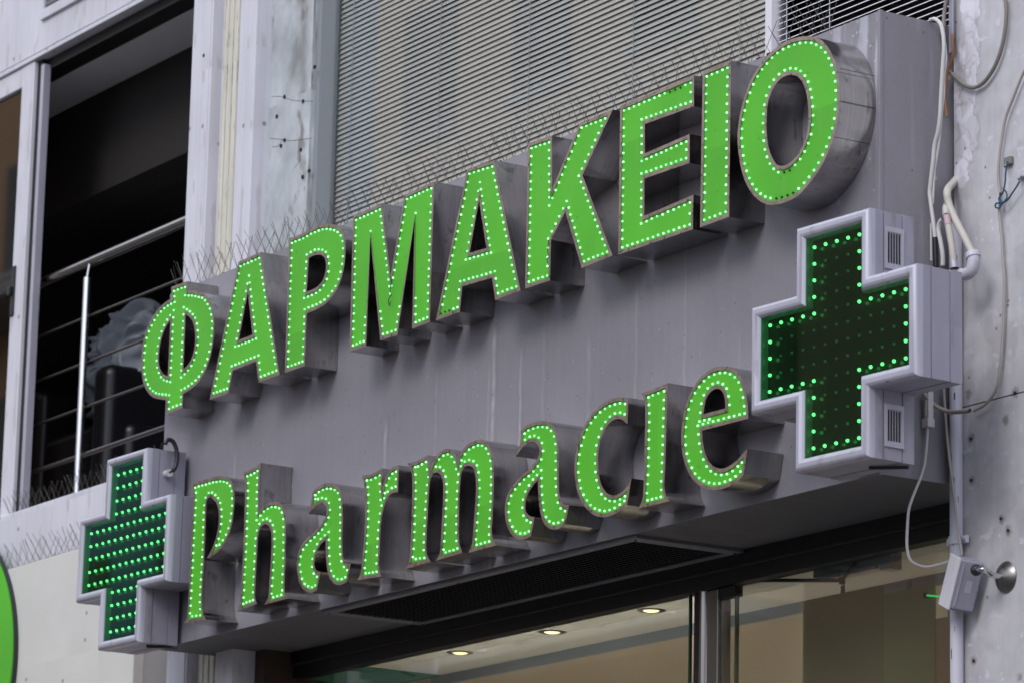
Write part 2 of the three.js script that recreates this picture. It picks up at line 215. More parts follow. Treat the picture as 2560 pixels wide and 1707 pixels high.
/* balcony on the far left */
const ZS = -.42;
const bal = thing('balcony', [-5, 4.7, -.36], 'white balcony front with slab edge and overhead beam left of the pillar', 'balcony');
{
  const q = (x, y, z) => [x + 5, y - 4.7, z + .36]; const st = 4.725;
  const blk = (x0, x1, y0, y1, z0, z1, r) => bx(x0 + 5, x1 + 5, y0 - 4.7, y1 - 4.7, z0 + .36, z1 + .36, r);
  put('slab', blk(-9, -2.85, 4.2, st, -1.3, -.36, .006), M.white, bal);
  const lip = 6.822, gr = 6.849;
  put('beam', blk(-9, -2.85, gr + .006, 7.3, -.7, ZS + .01, .003), M.white, bal); put('rail_cover', blk(-9, -2.85, lip, gr - .006, -.6, ZS + .022, .004), M.white, bal); put('shadow_gap', blk(-9, -2.85, gr - .008, gr + .008, -.6, ZS), M.silverDark, bal);
  put('track', blk(-9, -2.85, lip - .05, lip - .001, -.6, ZS - .03), M.black, bal);
  // recessed ventilation frame in the beam
  const [v0, v1] = [[-4.681,6.993],[-4.652,7.04]], W = 1.5; const h = .6;
  put('vent_frame', [blk(v0[0], v1[0], v0[1], v0[1] + h, ZS, ZS + .025, .003), blk(v1[0], v0[0] + W, v0[1], v1[1] , ZS, ZS + .025, .003)], M.white, bal);
  put('vent_back', blk(v1[0], v0[0] + W, v1[1], v0[1] + h, ZS, ZS + .013), M.greyWall, bal);
  for (let i = 0; i < 9; i++) put('vent_slat', blk(v1[0] + .01, v0[0] + W, v1[1] + .012 + i * .03, v1[1] + .026 + i * .03, ZS + .012, ZS + .02), M.silverDark, bal);
}
const door = thing('sliding_door', [-4.8, 4.7, ZS], 'white framed sliding glass door at the left end of the balcony', 'door');
{
  const o = 4.8, x0 = -4.865 + o, x1 = -4.74 + o, xb = -4.691 + o, xs = -4.663 + o, yt = 6.725 - 4.7, yb = 4.757 - 4.7;
  const yl = 6.822 - 4.702; put('stile', bx(x0, x1, yb - .1, yl, -.03, .012, .004), M.white, door); put('top_rail', bx(-3.5, x0, yt, yl, -.03, .01, .004), M.white, door);
  put('gasket', bx(x1, xb - .002, yb - .1, yl - .002, -.035, -.006), M.black, door); put('track_edge', bx(xb, xs, yb - .1, yl - .03, -.035, .002, .003), M.silver, door);
  put('pane', bx(-3.5, x0 + .005, yb - .1, yt + .005, -.014, -.008), M.glassBrown, door);
  const ht = 5.882 - 4.7, hb = 5.65 - 4.7, hx = -4.839 + o; put('handle', bx(hx - .018, hx + .018, hb, ht, .012, .02, .004), M.black, door); put('latch', bx(hx - .03, hx, (hb + ht) / 2 - .02, (hb + ht) / 2 + .02, .012, .034, .004), M.black, door);
}
const rail = thing('railing', [-4, 4.7, -.5], 'steel balcony railing with bright post, tube handrail and thin rods', 'railing');
{
  const z = -.5, o = [4, -4.7, .5], P = (p) => [p[0] + 4, p[1] - 4.7, 0]; const [a, b] = [[-4.844,5.802],[-3.399,5.797]];
  const ym = (a[1] + b[1]) / 2; put('handrail', rod([a[0] - .3 + 4, ym - 4.7, 0], [-2.9 + 4, ym - 4.7, 0], .023, 20), M.tubeSteel, rail);
  const pt = [[-4.243,5.723]][0], pb = [[-4.257,4.777]][0]; put('post', rod([pt[0] + 4, pb[1] - 4.72, .02], [pt[0] + 4, pt[1] - 4.7, .02], .0155, 14), M.polished, rail); put('post_pin', rod([pt[0] + 4, pt[1] - 4.7, .02], [pt[0] + 4, ym - 4.7, .01], .007, 8), M.chrome, rail);
  for (const p of [[-4.282,5.554],[-4.261,5.35],[-4.266,5.151]]) put('rod', rod([-5.1 + 4, p[1] - 4.7, 0], [-2.9 + 4, p[1] - 4.7, 0], .0065, 8), M.rodSteel, rail);
  const pl = [[-4.261,4.938]][0]; put('rod', rod([-5.1 + 4, pl[1] - 4.7, 0], [-2.4 + 4, pl[1] - 4.7, 0], .011, 8), M.rodSteel, rail);
}
{ // room behind the balcony
  const yc = 6.769, zb = -.8, yk = 6.284;
  const room = thing('room', [-5, 4.7, -1], null, null, null, 'structure'); const blk = (x0, x1, y0, y1, z0, z1) => bx(x0 + 5, x1 + 5, y0 - 4.7, y1 - 4.7, z0 + 1, z1 + 1);
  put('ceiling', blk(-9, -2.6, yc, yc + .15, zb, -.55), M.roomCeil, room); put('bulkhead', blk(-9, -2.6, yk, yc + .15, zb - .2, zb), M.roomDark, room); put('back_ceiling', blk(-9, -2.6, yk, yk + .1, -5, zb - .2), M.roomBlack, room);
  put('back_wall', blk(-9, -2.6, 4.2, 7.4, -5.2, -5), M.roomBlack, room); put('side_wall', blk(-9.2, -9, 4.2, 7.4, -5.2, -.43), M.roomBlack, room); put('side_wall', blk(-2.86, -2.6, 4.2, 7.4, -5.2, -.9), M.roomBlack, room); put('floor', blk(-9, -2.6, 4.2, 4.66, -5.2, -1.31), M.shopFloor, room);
  // armchair and a crumpled sheet thrown over the next one
  const [cx, cy] = [[-4.841,5.499]][0]; const ch = thing('armchair', [cx - .35, 4.66, -1.13], 'dark leather armchair just inside the balcony railing', 'armchair'); const ay = cy - 4.66;
  put('armrest', bx(.27, .43, .06, ay, -.35, .28, .06), M.leather, ch); put('armrest', bx(-.43, -.27, .06, ay, -.35, .28, .06), M.leather, ch); put('seat', bx(-.27, .27, .1, ay - .25, -.3, .25, .05), M.leather, ch); put('backrest', bx(-.43, .43, .1, ay + .32, -.5, -.34, .06), M.leather, ch);
  const [tx, ty] = [[-5.03,5.512]][0];
  const sg = new THREE.IcosahedronGeometry(1, 40), sp = sg.attributes.position; for (let i = 0; i < sp.count; i++) { const x = sp.getX(i), y = sp.getY(i), z = sp.getZ(i), a = Math.atan2(z, x); const n1 = 1 - Math.abs(2 * fbm(x * 2.6 + 7, y * 2.9 + z * 1.4 + 3, 1) - 1) * 2, n2 = 1 - Math.abs(2 * fbm(x * 6 + z * 3, y * 5.5 - x * 2, 1) - 1) * 2, r = 1 + .42 * (n1 - .3) + .26 * (n2 - .4); const taper = y > 0 ? 1 - .25 * y : 1; sp.setXYZ(i, x * r * .21 * taper, y * .33 * (1 + .12 * n1), z * r * .2); }
  let s2 = mergeVertices(new THREE.BufferGeometry().setAttribute('position', sp)); s2.computeVertexNormals();
  const sh = put('dust_sheet', s2, M.sheet, scene); sh.position.set(tx, ty, -1.15); tag(sh, 'crumpled grey plastic sheet heaped beside the armchair behind the railing', 'plastic sheet');
  const ch2 = thing('armchair', [tx, 4.66, -1.25], 'second dark armchair, mostly hidden under the crumpled sheet', 'armchair'); put('seat', bx(-.3, .3, .02, ty - 4.66 - .28, -.3, .3, .05), M.leather, ch2); put('backrest', bx(-.3, .3, .1, ty - 4.5, -.42, -.3, .05), M.leather, ch2);
}
/* cream shop board with green disc under the balcony */
{
  const yt = 4.452, xr = -3.284; const b = thing('shop_sign_board', [-4.6, 3, -.3], 'cream flat shop sign board with a big green disc, under the balcony', 'sign board');
  put('board', bx(-9 + 4.6, xr + 4.6, -.2, yt - 3, -.1, 0, .004), M.board, b);
  const g = new THREE.CylinderGeometry(.6, .6, .03, 96); g.rotateX(Math.PI / 2); g.translate(-4.972 + 4.6, 4.05 - 3, .015); put('disc', toCreasedNormals(g, .6), M.greenDisc, b, 'bright green round disc on the cream board');
  const g2 = new THREE.CylinderGeometry(.603, .603, .022, 96); g2.rotateX(Math.PI / 2); g2.translate(-4.972 + 4.6, 4.05 - 3, .011); put('disc_rim', toCreasedNormals(g2, .6), M.rubber, b);
  put('side_wall', bx(xr, -2.6, 0, 4.3, -.5, -.345), M.greyWall, upper);
  put('side_wall', bx(-9, xr, 0, 2.7, -.6, -.42), M.greyWall, upper);
}

/* ---------- the sign box ---------- */
const X0 = -2.512, X1 = 2.005, Y0 = 3.845, Y1 = 5.245;
const box = thing('sign_box', [0, Y0, 0], 'long weathered grey metal sign box that carries the green letters', 'sign box');
{
  const f = new THREE.BoxGeometry(X1 - X0, Y1 - Y0, .003); f.translate((X0 + X1) / 2, (Y1 - Y0) / 2, -.0015); put('front_panel', f, M.fascia, box);
  put('end_panel', bx(X1 - .003, X1, .0, Y1 - Y0, -.44, -.003), M.paint, box); put('end_panel', bx(X0, X0 + .003, 0, Y1 - Y0, -.44, -.003), M.paint, box);
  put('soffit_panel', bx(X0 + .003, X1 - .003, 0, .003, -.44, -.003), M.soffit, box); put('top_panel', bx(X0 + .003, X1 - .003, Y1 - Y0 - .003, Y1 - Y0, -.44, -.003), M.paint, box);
  put('edge_fold', bx(X1 - .012, X1 + .002, -.002, Y1 - Y0 + .002, -.012, .002, .002), M.paint, box);
}
{ // dirt and leaf litter along the top edge by the corner
  const g = []; for (let i = 0; i < 70; i++) { const s = rr(.003, .011), h = new THREE.IcosahedronGeometry(s, 0); h.scale(1.6, .7, 1); h.rotateY(rr(0, 6)); h.translate(i < 42 ? rr(1.62, 1.86) : rr(-2.1, 1.9), Y1 + .002, rr(-.04, -.002)); g.push(h); }
  const d = put('dirt', g, M.dirt, scene); tag(d, 'dark leaf litter and grime along the top edge of the sign box', 'dirt', null, 'stuff');
}
const gril = thing('ventilation_grille', [-.25, Y0, -.23], 'long dark ventilation grille set into the underside of the sign box', 'grille');
{
  const a = -1.262 + .25, b = .735 + .25, z0 = .212, z1 = -.205, w = .03; put('frame', [bx(a, b, -.012, 0, z0 - w, z0, .002), bx(a, b, -.012, 0, z1, z1 + w, .002), bx(a, a + .06, -.011, 0, z1 + w, z0 - w), bx(b - .06, b, -.011, 0, z1 + w, z0 - w)], M.silverDark, gril);
  put('back', bx(a + .05, b - .05, -.002, -.0005, z1 + w - .01, z0 - w + .01), M.black, gril);
  const n = 15; for (let i = 0; i < n; i++) { const z = z1 + w + (i + .5) * (z0 - z1 - 2 * w) / n; const g = bx(a + .06, b - .06, -.0015, .0015, -.008, .008); g.rotateX(.7); g.translate(0, -.006, z); put('slat', g, M.dark, gril); }
  for (const [sx, sz] of [[a + .03, z0 - .015], [b - .03, z0 - .015], [a + .9, z0 - .015], [b - .03, z1 + .015], [a + .03, z1 + .015]]) { const g = new THREE.CylinderGeometry(.004, .004, .003, 8); g.translate(sx, -.0135, sz); put('screw', g, M.black, gril); }
}

/* ---------- channel letters ---------- */
const area = (p) => p.reduce((s, a, i) => { const b = p[(i + 1) % p.length]; return s + a[0] * b[1] - a[1] * b[0]; }, 0) / 2;
function smooth(pts) {                       // [x, y, corner?] -> dense outline, smooth between corners
  const n = pts.length, out = []; const P = (i) => pts[(i + n) % n];
  for (let i = 0; i < n; i++) {
    const a = P(i), b = P(i + 1); out.push(a); if (a[2] && b[2]) continue;
    const p0 = a[2] ? [2 * a[0] - b[0], 2 * a[1] - b[1]] : P(i - 1), p3 = b[2] ? [2 * b[0] - a[0], 2 * b[1] - a[1]] : P(i + 2);
    const L = Math.hypot(b[0] - a[0], b[1] - a[1]), k = Math.max(1, Math.round(L / .009));
    const c = new THREE.CatmullRomCurve3([p0, a, b, p3].map(q => new THREE.Vector3(q[0], q[1], 0)), false, 'centripetal');
    for (let j = 1; j < k; j++) { const v = c.getPoint((1 + j / k) / 3); out.push([v.x, v.y, 0]); }
  }
  return area(out) < 0 ? out.reverse() : out;
}
const segDist = (p, a, b) => { const dx = b[0] - a[0], dy = b[1] - a[1], L = dx * dx + dy * dy, t = L ? Math.max(0, Math.min(1, ((p[0] - a[0]) * dx + (p[1] - a[1]) * dy) / L)) : 0; return Math.hypot(p[0] - a[0] - t * dx, p[1] - a[1] - t * dy); };
const polyDist = (p, poly) => { let m = 9; for (let i = 0; i < poly.length; i++) m = Math.min(m, segDist(p, poly[i], poly[(i + 1) % poly.length])); return m; };
function inset(poly, d) {                    // left-hand side offset (inwards of a counter-clockwise outline), with mitres
  const n = poly.length, out = [];
  for (let i = 0; i < n; i++) {
    const a = poly[(i + n - 1) % n], b = poly[i], c = poly[(i + 1) % n]; const u = [b[0] - a[0], b[1] - a[1]], v = [c[0] - b[0], c[1] - b[1]], lu = Math.hypot(...u) || 1e-9, lv = Math.hypot(...v) || 1e-9;
    const nu = [-u[1] / lu, u[0] / lu], nv = [-v[1] / lv, v[0] / lv], m = [nu[0] + nv[0], nu[1] + nv[1]], q = m[0] * m[0] + m[1] * m[1]; const k = q < .12 ? 4.1 : 2 / q;
    const s = Math.min(k, 3.2 / Math.sqrt(Math.max(q, 1e-6))); out.push([b[0] + m[0] * s * d, b[1] + m[1] * s * d, b[2]]);
  }
  return out.filter(p => polyDist(p, poly) > Math.abs(d) * .86);
}
const shp = (o, hs = []) => { const s = new THREE.Shape(o.map(p => new THREE.Vector2(p[0], p[1]))); for (const h of hs) s.holes.push(new THREE.Path(h.map(p => new THREE.Vector2(p[0], p[1])))); return s; };
const ext = (s, d, z) => { const g = new THREE.ExtrudeGeometry(s, { depth: d, bevelEnabled: false, curveSegments: 1 }); g.translate(0, 0, z); return g; };
const LED = new THREE.SphereGeometry(.0040, 7, 4);
const DEP = .135, RIM = .0118, LIN = .0198;
function ledSpots(path, pitch) {
  const n = path.length, cor = []; for (let i = 0; i < n; i++) if (path[i][2]) cor.push(i); const out = [];
  const runs = cor.length ? cor.map((c, i) => [c, cor[(i + 1) % cor.length] + (i + 1 >= cor.length ? n : 0)]) : [[0, n]];
  for (const [a, b] of runs) {
    let L = 0; const acc = [0]; for (let i = a; i < b; i++) { const p = path[i % n], q = path[(i + 1) % n]; L += Math.hypot(q[0] - p[0], q[1] - p[1]); acc.push(L); }
    const k = Math.max(1, Math.round(L / pitch)); for (let j = 0; j < k; j++) { const s = j * L / k; let m = 0; while (acc[m + 1] < s) m++; const t = (s - acc[m]) / (acc[m + 1] - acc[m] || 1), p = path[(a + m) % n], q = path[(a + m + 1) % n]; out.push([mix(p[0], q[0], t), mix(p[1], q[1], t)]); }
  }
  return out;
}
function letter(label, outline, counters, group, dead = [], pitch = .0282) {
  const o0 = smooth(outline), xs = o0.map(p => p[0]), ys = o0.map(p => p[1]); const cx = (Math.min(...xs) + Math.max(...xs)) / 2, cy = Math.min(...ys);
  const loc = (p) => [p[0] - cx, p[1] - cy, p[2]]; const o = o0.map(loc), hs = counters.map(c => smooth(c).map(loc));
  const t = thing('sign_letter', [cx, cy, 0], label, 'sign letter', group);
  const oi = inset(o, RIM), hi = hs.map(h => inset(h, -RIM)); const rings = [ext(shp(o, [oi]), DEP - .002, .002), ...hs.map((h, i) => ext(shp(hi[i], [h]), DEP - .002, .002))];
  // side walls shade smoothly, the front edge stays crisp
  const fronts = [], sides = []; for (const g of rings) { const q = toCreasedNormals(g.index ? g.toNonIndexed() : g, .55), p = q.attributes.position, nn = q.attributes.normal; const f = [], s = []; for (let i = 0; i < p.count; i += 3) { const zf = p.getZ(i) > DEP - .001 && p.getZ(i + 1) > DEP - .001 && p.getZ(i + 2) > DEP - .001; (zf ? f : s).push(i); } const pick = (a) => { const pos = [], nor = []; for (const i of a) for (let k = 0; k < 3; k++) { pos.push(p.getX(i + k), p.getY(i + k), p.getZ(i + k)); nor.push(nn.getX(i + k), nn.getY(i + k), nn.getZ(i + k)); } const b = new THREE.BufferGeometry(); b.setAttribute('position', new THREE.Float32BufferAttribute(pos, 3)); b.setAttribute('normal', new THREE.Float32BufferAttribute(nor, 3)); return uvm(b); }; fronts.push(pick(f)); sides.push(pick(s)); }
  const off = G[(cx * 977 + 5000) | 0] * 3; const shift = (g) => { const u = g.attributes.uv; for (let i = 0; i < u.count; i++) u.setXY(i, u.getX(i) + off, u.getY(i) + off * .7); return g; };
  put('metal_return', shift(merge(sides)), M.steel, t); put('rim', shift(merge(fronts)), M.rim, t);
  const fo = inset(o, RIM - .002), fh = hs.map(h => inset(h, -(RIM - .002))); put('face', shift(uvm(ext(shp(fo, fh), .004, DEP - .0075))), M.green, t);
  let spots = ledSpots(inset(o, LIN), pitch); hs.forEach(h => { spots = spots.concat(ledSpots(inset(h, -LIN), pitch)); });
  const all = [o, ...hs], keep = []; for (const s of spots) { if (all.some(p => polyDist(s, p) < LIN * .78)) continue; if (keep.some(k => Math.hypot(k[0] - s[0], k[1] - s[1]) < pitch * .42)) continue; keep.push(s); }
  const off2 = dead.map(([dx, dy]) => [dx - cx, dy - cy]); for (const s of keep) { const isOff = off2.some(d => Math.hypot(d[0] - s[0], d[1] - s[1]) < .0165); const e = put('led', LED, isOff ? M.ledDead : [M.led, M.led, M.ledWarm, M.ledDim][(rnd() * 4) | 0], t); e.position.set(s[0] + (rnd() - .5) * .0016, s[1] + (rnd() - .5) * .0016, DEP - .0015); }
  return t;
}
const UP = 'green letters of the upper row', LO = 'green letters of the lower row';
letter('round green capital phi with a centre bar, first of the upper row',
  [[-2.244,5.202,1],[-2.112,5.199,1],[-2.109,5.163,1],[-2.062,5.153],[-2.015,5.139],[-1.974,5.124],[-1.937,5.099],[-1.906,5.066],[-1.886,5.025],[-1.878,4.977],[-1.881,4.931],[-1.891,4.886],[-1.914,4.844],[-1.948,4.809],[-1.994,4.783],[-2.046,4.769],[-2.108,4.761,1],[-2.107,4.706,1],[-2.24,4.702,1],[-2.245,4.76,1],[-2.296,4.772],[-2.359,4.791],[-2.406,4.82],[-2.442,4.858],[-2.462,4.904],[-2.469,4.953],[-2.465,5.005],[-2.45,5.051],[-2.419,5.088],[-2.372,5.121],[-2.319,5.143],[-2.275,5.152],[-2.236,5.155,1]],
  [[[-2.239,5.071,1],[-2.272,5.052],[-2.299,5.023],[-2.316,4.989],[-2.323,4.951],[-2.319,4.913],[-2.3,4.885],[-2.268,4.862],[-2.241,4.853,1]], [[-2.115,5.069,1],[-2.081,5.052],[-2.052,5.027],[-2.035,4.995],[-2.028,4.958],[-2.032,4.922],[-2.046,4.893],[-2.071,4.872],[-2.114,4.856,1]]], UP);
letter('green capital A between the round phi and the P in the upper row',
  [[-1.706,5.194,1],[-1.535,5.197,1],[-1.358,4.705,1],[-1.517,4.703,1],[-1.542,4.786,1],[-1.717,4.783,1],[-1.745,4.702,1],[-1.893,4.702,1]], [[[-1.624,5.061,1],[-1.576,4.892,1],[-1.681,4.891,1]]], UP);
letter('green capital P in the upper row, left of the M',
  [[-1.323,5.205,1],[-1.222,5.204],[-1.167,5.209],[-1.109,5.21],[-1.054,5.205],[-0.999,5.191],[-0.958,5.173],[-0.931,5.15],[-0.913,5.117],[-0.907,5.074],[-0.909,5.037],[-0.921,4.995],[-0.947,4.955],[-0.985,4.928],[-1.029,4.909],[-1.091,4.899],[-1.172,4.896,1],[-1.174,4.704,1],[-1.32,4.705,1]],
  [[[-1.171,5.101,1],[-1.142,5.104],[-1.103,5.1],[-1.074,5.091],[-1.054,5.076],[-1.044,5.049],[-1.046,5.025],[-1.063,4.999],[-1.096,4.983],[-1.134,4.978],[-1.178,4.978,1]]], UP);
const capM = letter('wide green capital M in the upper row',
  [[-0.861,5.193,1],[-0.661,5.198,1],[-0.586,4.92,1],[-0.506,5.195,1],[-0.31,5.2,1],[-0.313,4.705,1],[-0.43,4.703,1],[-0.433,5.094,1],[-0.527,4.699,1],[-0.644,4.702,1],[-0.734,5.092,1],[-0.74,4.7,1],[-0.855,4.699,1]], [], UP);
letter('green capital A between M and K, dead lamps at its left foot',
  [[-0.095,5.197,1],[0.076,5.19,1],[0.259,4.705,1],[0.103,4.703,1],[0.08,4.783,1],[-0.108,4.79,1],[-0.119,4.704,1],[-0.273,4.703,1]], [[[-0.014,5.069,1],[0.04,4.893,1],[-0.066,4.898,1]]], UP, [[-0.243,4.725],[-0.218,4.725],[-0.191,4.725]]);
const capK = letter('green capital K in the upper row, spiky junction at its centre',
  [[0.285,5.201,1],[0.431,5.194,1],[0.438,5.011,1],[0.596,5.2,1],[0.787,5.2,1],[0.617,5.019,1],[0.8,4.715,1],[0.622,4.709,1],[0.519,4.918,1],[0.438,4.84,1],[0.431,4.738,1]].concat([[[0.437,4.704,1]][0], [[0.287,4.706,1]][0]]).filter((p, i) => i !== 10), [], UP);
letter('green capital E in the upper row, with dead lamps along its top arm',
  [[0.829,5.201,1],[1.238,5.205,1],[1.24,5.104,1],[0.97,5.109,1],[0.973,5.012,1],[1.218,5.02,1],[1.22,4.926,1],[0.973,4.93,1],[0.975,4.808,1],[1.243,4.819,1],[1.242,4.709,1],[0.832,4.711,1]], [], UP, [[1.1,5.185],[1.132,5.186],[1.159,5.187]]);
letter('narrow green capital I, a plain upright bar in the upper row', [[1.285,5.205,1],[1.435,5.205,1],[1.433,4.709,1],[1.28,4.707,1]], [], UP);
const capO = letter('green capital O ending the upper row, dead lamps at its bottom',
  [[1.473,4.95],[1.478,4.993],[1.489,5.031],[1.507,5.07],[1.53,5.105],[1.559,5.134],[1.594,5.158],[1.641,5.179],[1.693,5.192],[1.745,5.195],[1.797,5.19],[1.843,5.179],[1.883,5.162],[1.917,5.136],[1.946,5.1],[1.968,5.059],[1.981,5.014],[1.985,4.971],[1.983,4.929],[1.975,4.885],[1.958,4.844],[1.936,4.807],[1.906,4.773],[1.869,4.744],[1.829,4.72],[1.784,4.701],[1.733,4.694],[1.679,4.696],[1.639,4.703],[1.605,4.717],[1.564,4.745],[1.528,4.784],[1.5,4.832],[1.483,4.883]],
  [[[1.623,4.974],[1.628,5.02],[1.643,5.049],[1.666,5.072],[1.7,5.085],[1.735,5.085],[1.77,5.074],[1.799,5.051],[1.819,5.017],[1.829,4.98],[1.834,4.939],[1.831,4.901],[1.82,4.868],[1.801,4.844],[1.772,4.822],[1.738,4.81],[1.704,4.81],[1.68,4.818],[1.657,4.841],[1.636,4.878],[1.625,4.92]]], UP, [[1.698,4.785],[1.73,4.78],[1.686,4.713],[1.713,4.71],[1.742,4.709],[1.772,4.711]]);
for (const [a, b] of [[[1.983,5.046,0.135],[1.989,4.945,0.135]], [[1.973,4.886,0.135],[1.958,4.842,0.135]]]) for (const q of [a, b]) put('seam', rod([q[0] - capO.position.x, q[1] - capO.position.y, .004], [q[0] - capO.position.x, q[1] - capO.position.y, .132], .0009, 4), M.rubber, capO);
for (const [t, pts] of [[capM, [[-0.574,4.916,0.142],[-0.569,4.886,0.142],[-0.575,4.865,0.142],[-0.567,4.847,0.142],[-0.583,4.833,0.142],[-0.577,4.81,0.142],[-0.571,4.824,0.142]]], [capK, [[0.435,4.84,0.142],[0.43,4.799,0.142],[0.437,4.783,0.142],[0.426,4.775,0.142],[0.433,4.762,0.142]]]]) put('wire_scrap', tube(pts.map(p => [p[0] - t.position.x, p[1] - t.position.y, p[2]]), .0016, 40, 5), M.rubber, t);
letter('green capital P with a flared foot and open bowl, beginning the lower row',
  [[-2.015,4.397,1],[-1.974,4.401],[-1.908,4.4],[-1.842,4.4],[-1.776,4.394],[-1.721,4.379],[-1.686,4.355],[-1.671,4.319],[-1.666,4.271],[-1.671,4.225],[-1.689,4.18],[-1.723,4.143],[-1.775,4.113],[-1.822,4.101],[-1.866,4.097,1],[-1.83,4.126],[-1.801,4.164],[-1.785,4.204],[-1.783,4.24],[-1.79,4.273],[-1.806,4.296],[-1.835,4.316],[-1.86,4.326],[-1.875,4.324],[-1.883,4.31],[-1.885,4.281],[-1.884,4.197],[-1.884,4.091],[-1.888,3.997],[-1.887,3.934],[-1.874,3.893],[-1.85,3.868,1],[-2.024,3.876,1],[-2.006,3.891],[-1.998,4.001],[-1.996,4.133],[-1.993,4.292],[-1.992,4.356]], [], LO);
letter('green lower case h in the lower row',
  [[-1.61,4.382,1],[-1.54,4.385],[-1.475,4.397,1],[-1.48,4.368],[-1.48,4.296],[-1.476,4.219,1],[-1.444,4.233],[-1.403,4.24],[-1.361,4.238],[-1.319,4.226],[-1.292,4.204],[-1.276,4.168],[-1.27,4.111],[-1.265,4.009],[-1.264,3.908],[-1.256,3.887],[-1.238,3.87,1],[-1.409,3.869,1],[-1.385,3.889],[-1.379,3.948],[-1.373,4.049],[-1.374,4.1],[-1.38,4.132],[-1.397,4.152],[-1.42,4.163],[-1.444,4.163],[-1.464,4.153],[-1.475,4.127],[-1.478,4.063],[-1.481,3.961],[-1.48,3.907],[-1.466,3.879,1],[-1.613,3.87,1],[-1.594,3.898],[-1.588,4],[-1.585,4.155],[-1.587,4.285],[-1.591,4.343]], [], LO);
letter('green lower case a between the h and the r in the lower row',
  [[-1.086,4.232,1],[-1.057,4.243],[-1.013,4.249],[-0.958,4.245],[-0.918,4.232],[-0.887,4.208],[-0.872,4.171],[-0.865,4.105],[-0.863,4.03],[-0.856,3.98],[-0.842,3.952],[-0.822,3.939],[-0.8,3.938,1],[-0.81,3.904],[-0.823,3.876,1],[-0.866,3.871],[-0.907,3.88],[-0.941,3.902],[-0.959,3.929],[-0.972,3.97],[-0.978,4.011],[-0.981,4.046,1],[-1.016,4.034],[-1.04,4.014],[-1.053,3.989],[-1.055,3.964],[-1.039,3.945],[-1.011,3.936,1],[-1.02,3.907],[-1.03,3.876,1],[-1.062,3.869],[-1.092,3.874],[-1.128,3.888],[-1.157,3.914],[-1.173,3.947],[-1.183,3.983],[-1.177,4.018],[-1.159,4.046],[-1.12,4.068],[-1.067,4.086],[-1.018,4.106],[-0.993,4.123],[-0.98,4.141],[-0.982,4.161],[-1,4.176],[-1.028,4.182],[-1.063,4.177],[-1.09,4.167],[-1.108,4.157,1],[-1.092,4.198]], [], LO);
letter('green lower case r in the lower row, left of the m',
  [[-0.744,4.239,1],[-0.676,4.235],[-0.603,4.244,1],[-0.601,4.2],[-0.598,4.169,1],[-0.59,4.192],[-0.581,4.205],[-0.564,4.223],[-0.537,4.236],[-0.493,4.238,1],[-0.492,4.143,1],[-0.523,4.147],[-0.55,4.141],[-0.569,4.127],[-0.583,4.107],[-0.594,4.082],[-0.601,4.031],[-0.604,3.96],[-0.604,3.896],[-0.588,3.865,1]].concat([[-0.752,3.873,1],[-0.731,3.892],[-0.721,3.947],[-0.712,4.034],[-0.713,4.133],[-0.72,4.193]]), [], LO);
letter('wide green lower case m in the lower row',
  [[-0.436,4.235,1],[-0.37,4.234],[-0.302,4.243,1],[-0.293,4.216],[-0.288,4.189,1],[-0.275,4.207],[-0.257,4.222],[-0.236,4.237],[-0.207,4.245],[-0.178,4.246],[-0.148,4.235],[-0.121,4.215],[-0.108,4.189,1],[-0.097,4.21],[-0.073,4.229],[-0.039,4.241],[-0.004,4.245],[0.025,4.245],[0.061,4.233],[0.087,4.214],[0.106,4.185],[0.118,4.145],[0.122,4.052],[0.119,3.977],[0.117,3.919],[0.126,3.894],[0.145,3.873,1],[-0.027,3.871,1],[-0.009,3.891],[0,3.936],[0.007,4.012],[0.011,4.088],[0.003,4.132],[-0.01,4.154],[-0.039,4.166],[-0.065,4.165],[-0.081,4.152],[-0.088,4.122],[-0.091,4.045],[-0.09,3.968],[-0.084,3.913],[-0.065,3.877,1],[-0.234,3.872,1],[-0.211,3.891],[-0.203,3.945],[-0.199,4.022],[-0.196,4.1],[-0.2,4.135],[-0.214,4.16],[-0.24,4.174],[-0.265,4.172],[-0.281,4.155],[-0.288,4.113],[-0.292,4.035],[-0.296,3.957],[-0.292,3.906],[-0.266,3.873,1],[-0.433,3.87,1],[-0.41,3.886],[-0.4,3.952],[-0.398,4.05],[-0.398,4.129],[-0.404,4.19],[-0.417,4.216]], [], LO);
letter('green lower case a between the m and the c in the lower row',
  [[0.282,4.233,1],[0.306,4.244],[0.347,4.248],[0.388,4.247],[0.429,4.241],[0.464,4.225],[0.488,4.201],[0.503,4.168],[0.509,4.107],[0.512,4.032],[0.52,3.979],[0.54,3.953],[0.575,3.944,1],[0.566,3.916],[0.553,3.886,1],[0.53,3.878],[0.496,3.876],[0.463,3.884],[0.429,3.906],[0.411,3.935],[0.398,3.974],[0.392,4.013],[0.388,4.053,1],[0.357,4.037],[0.329,4.014],[0.317,3.986],[0.321,3.961],[0.345,3.942],[0.374,3.934,1],[0.365,3.908],[0.353,3.875,1],[0.321,3.87],[0.286,3.873],[0.251,3.886],[0.223,3.909],[0.204,3.938],[0.194,3.973],[0.194,4.004],[0.21,4.036],[0.244,4.061],[0.292,4.084],[0.346,4.102],[0.379,4.12],[0.392,4.137],[0.393,4.156],[0.377,4.175],[0.35,4.185],[0.315,4.183],[0.281,4.169],[0.252,4.152,1],[0.276,4.189]], [], LO);
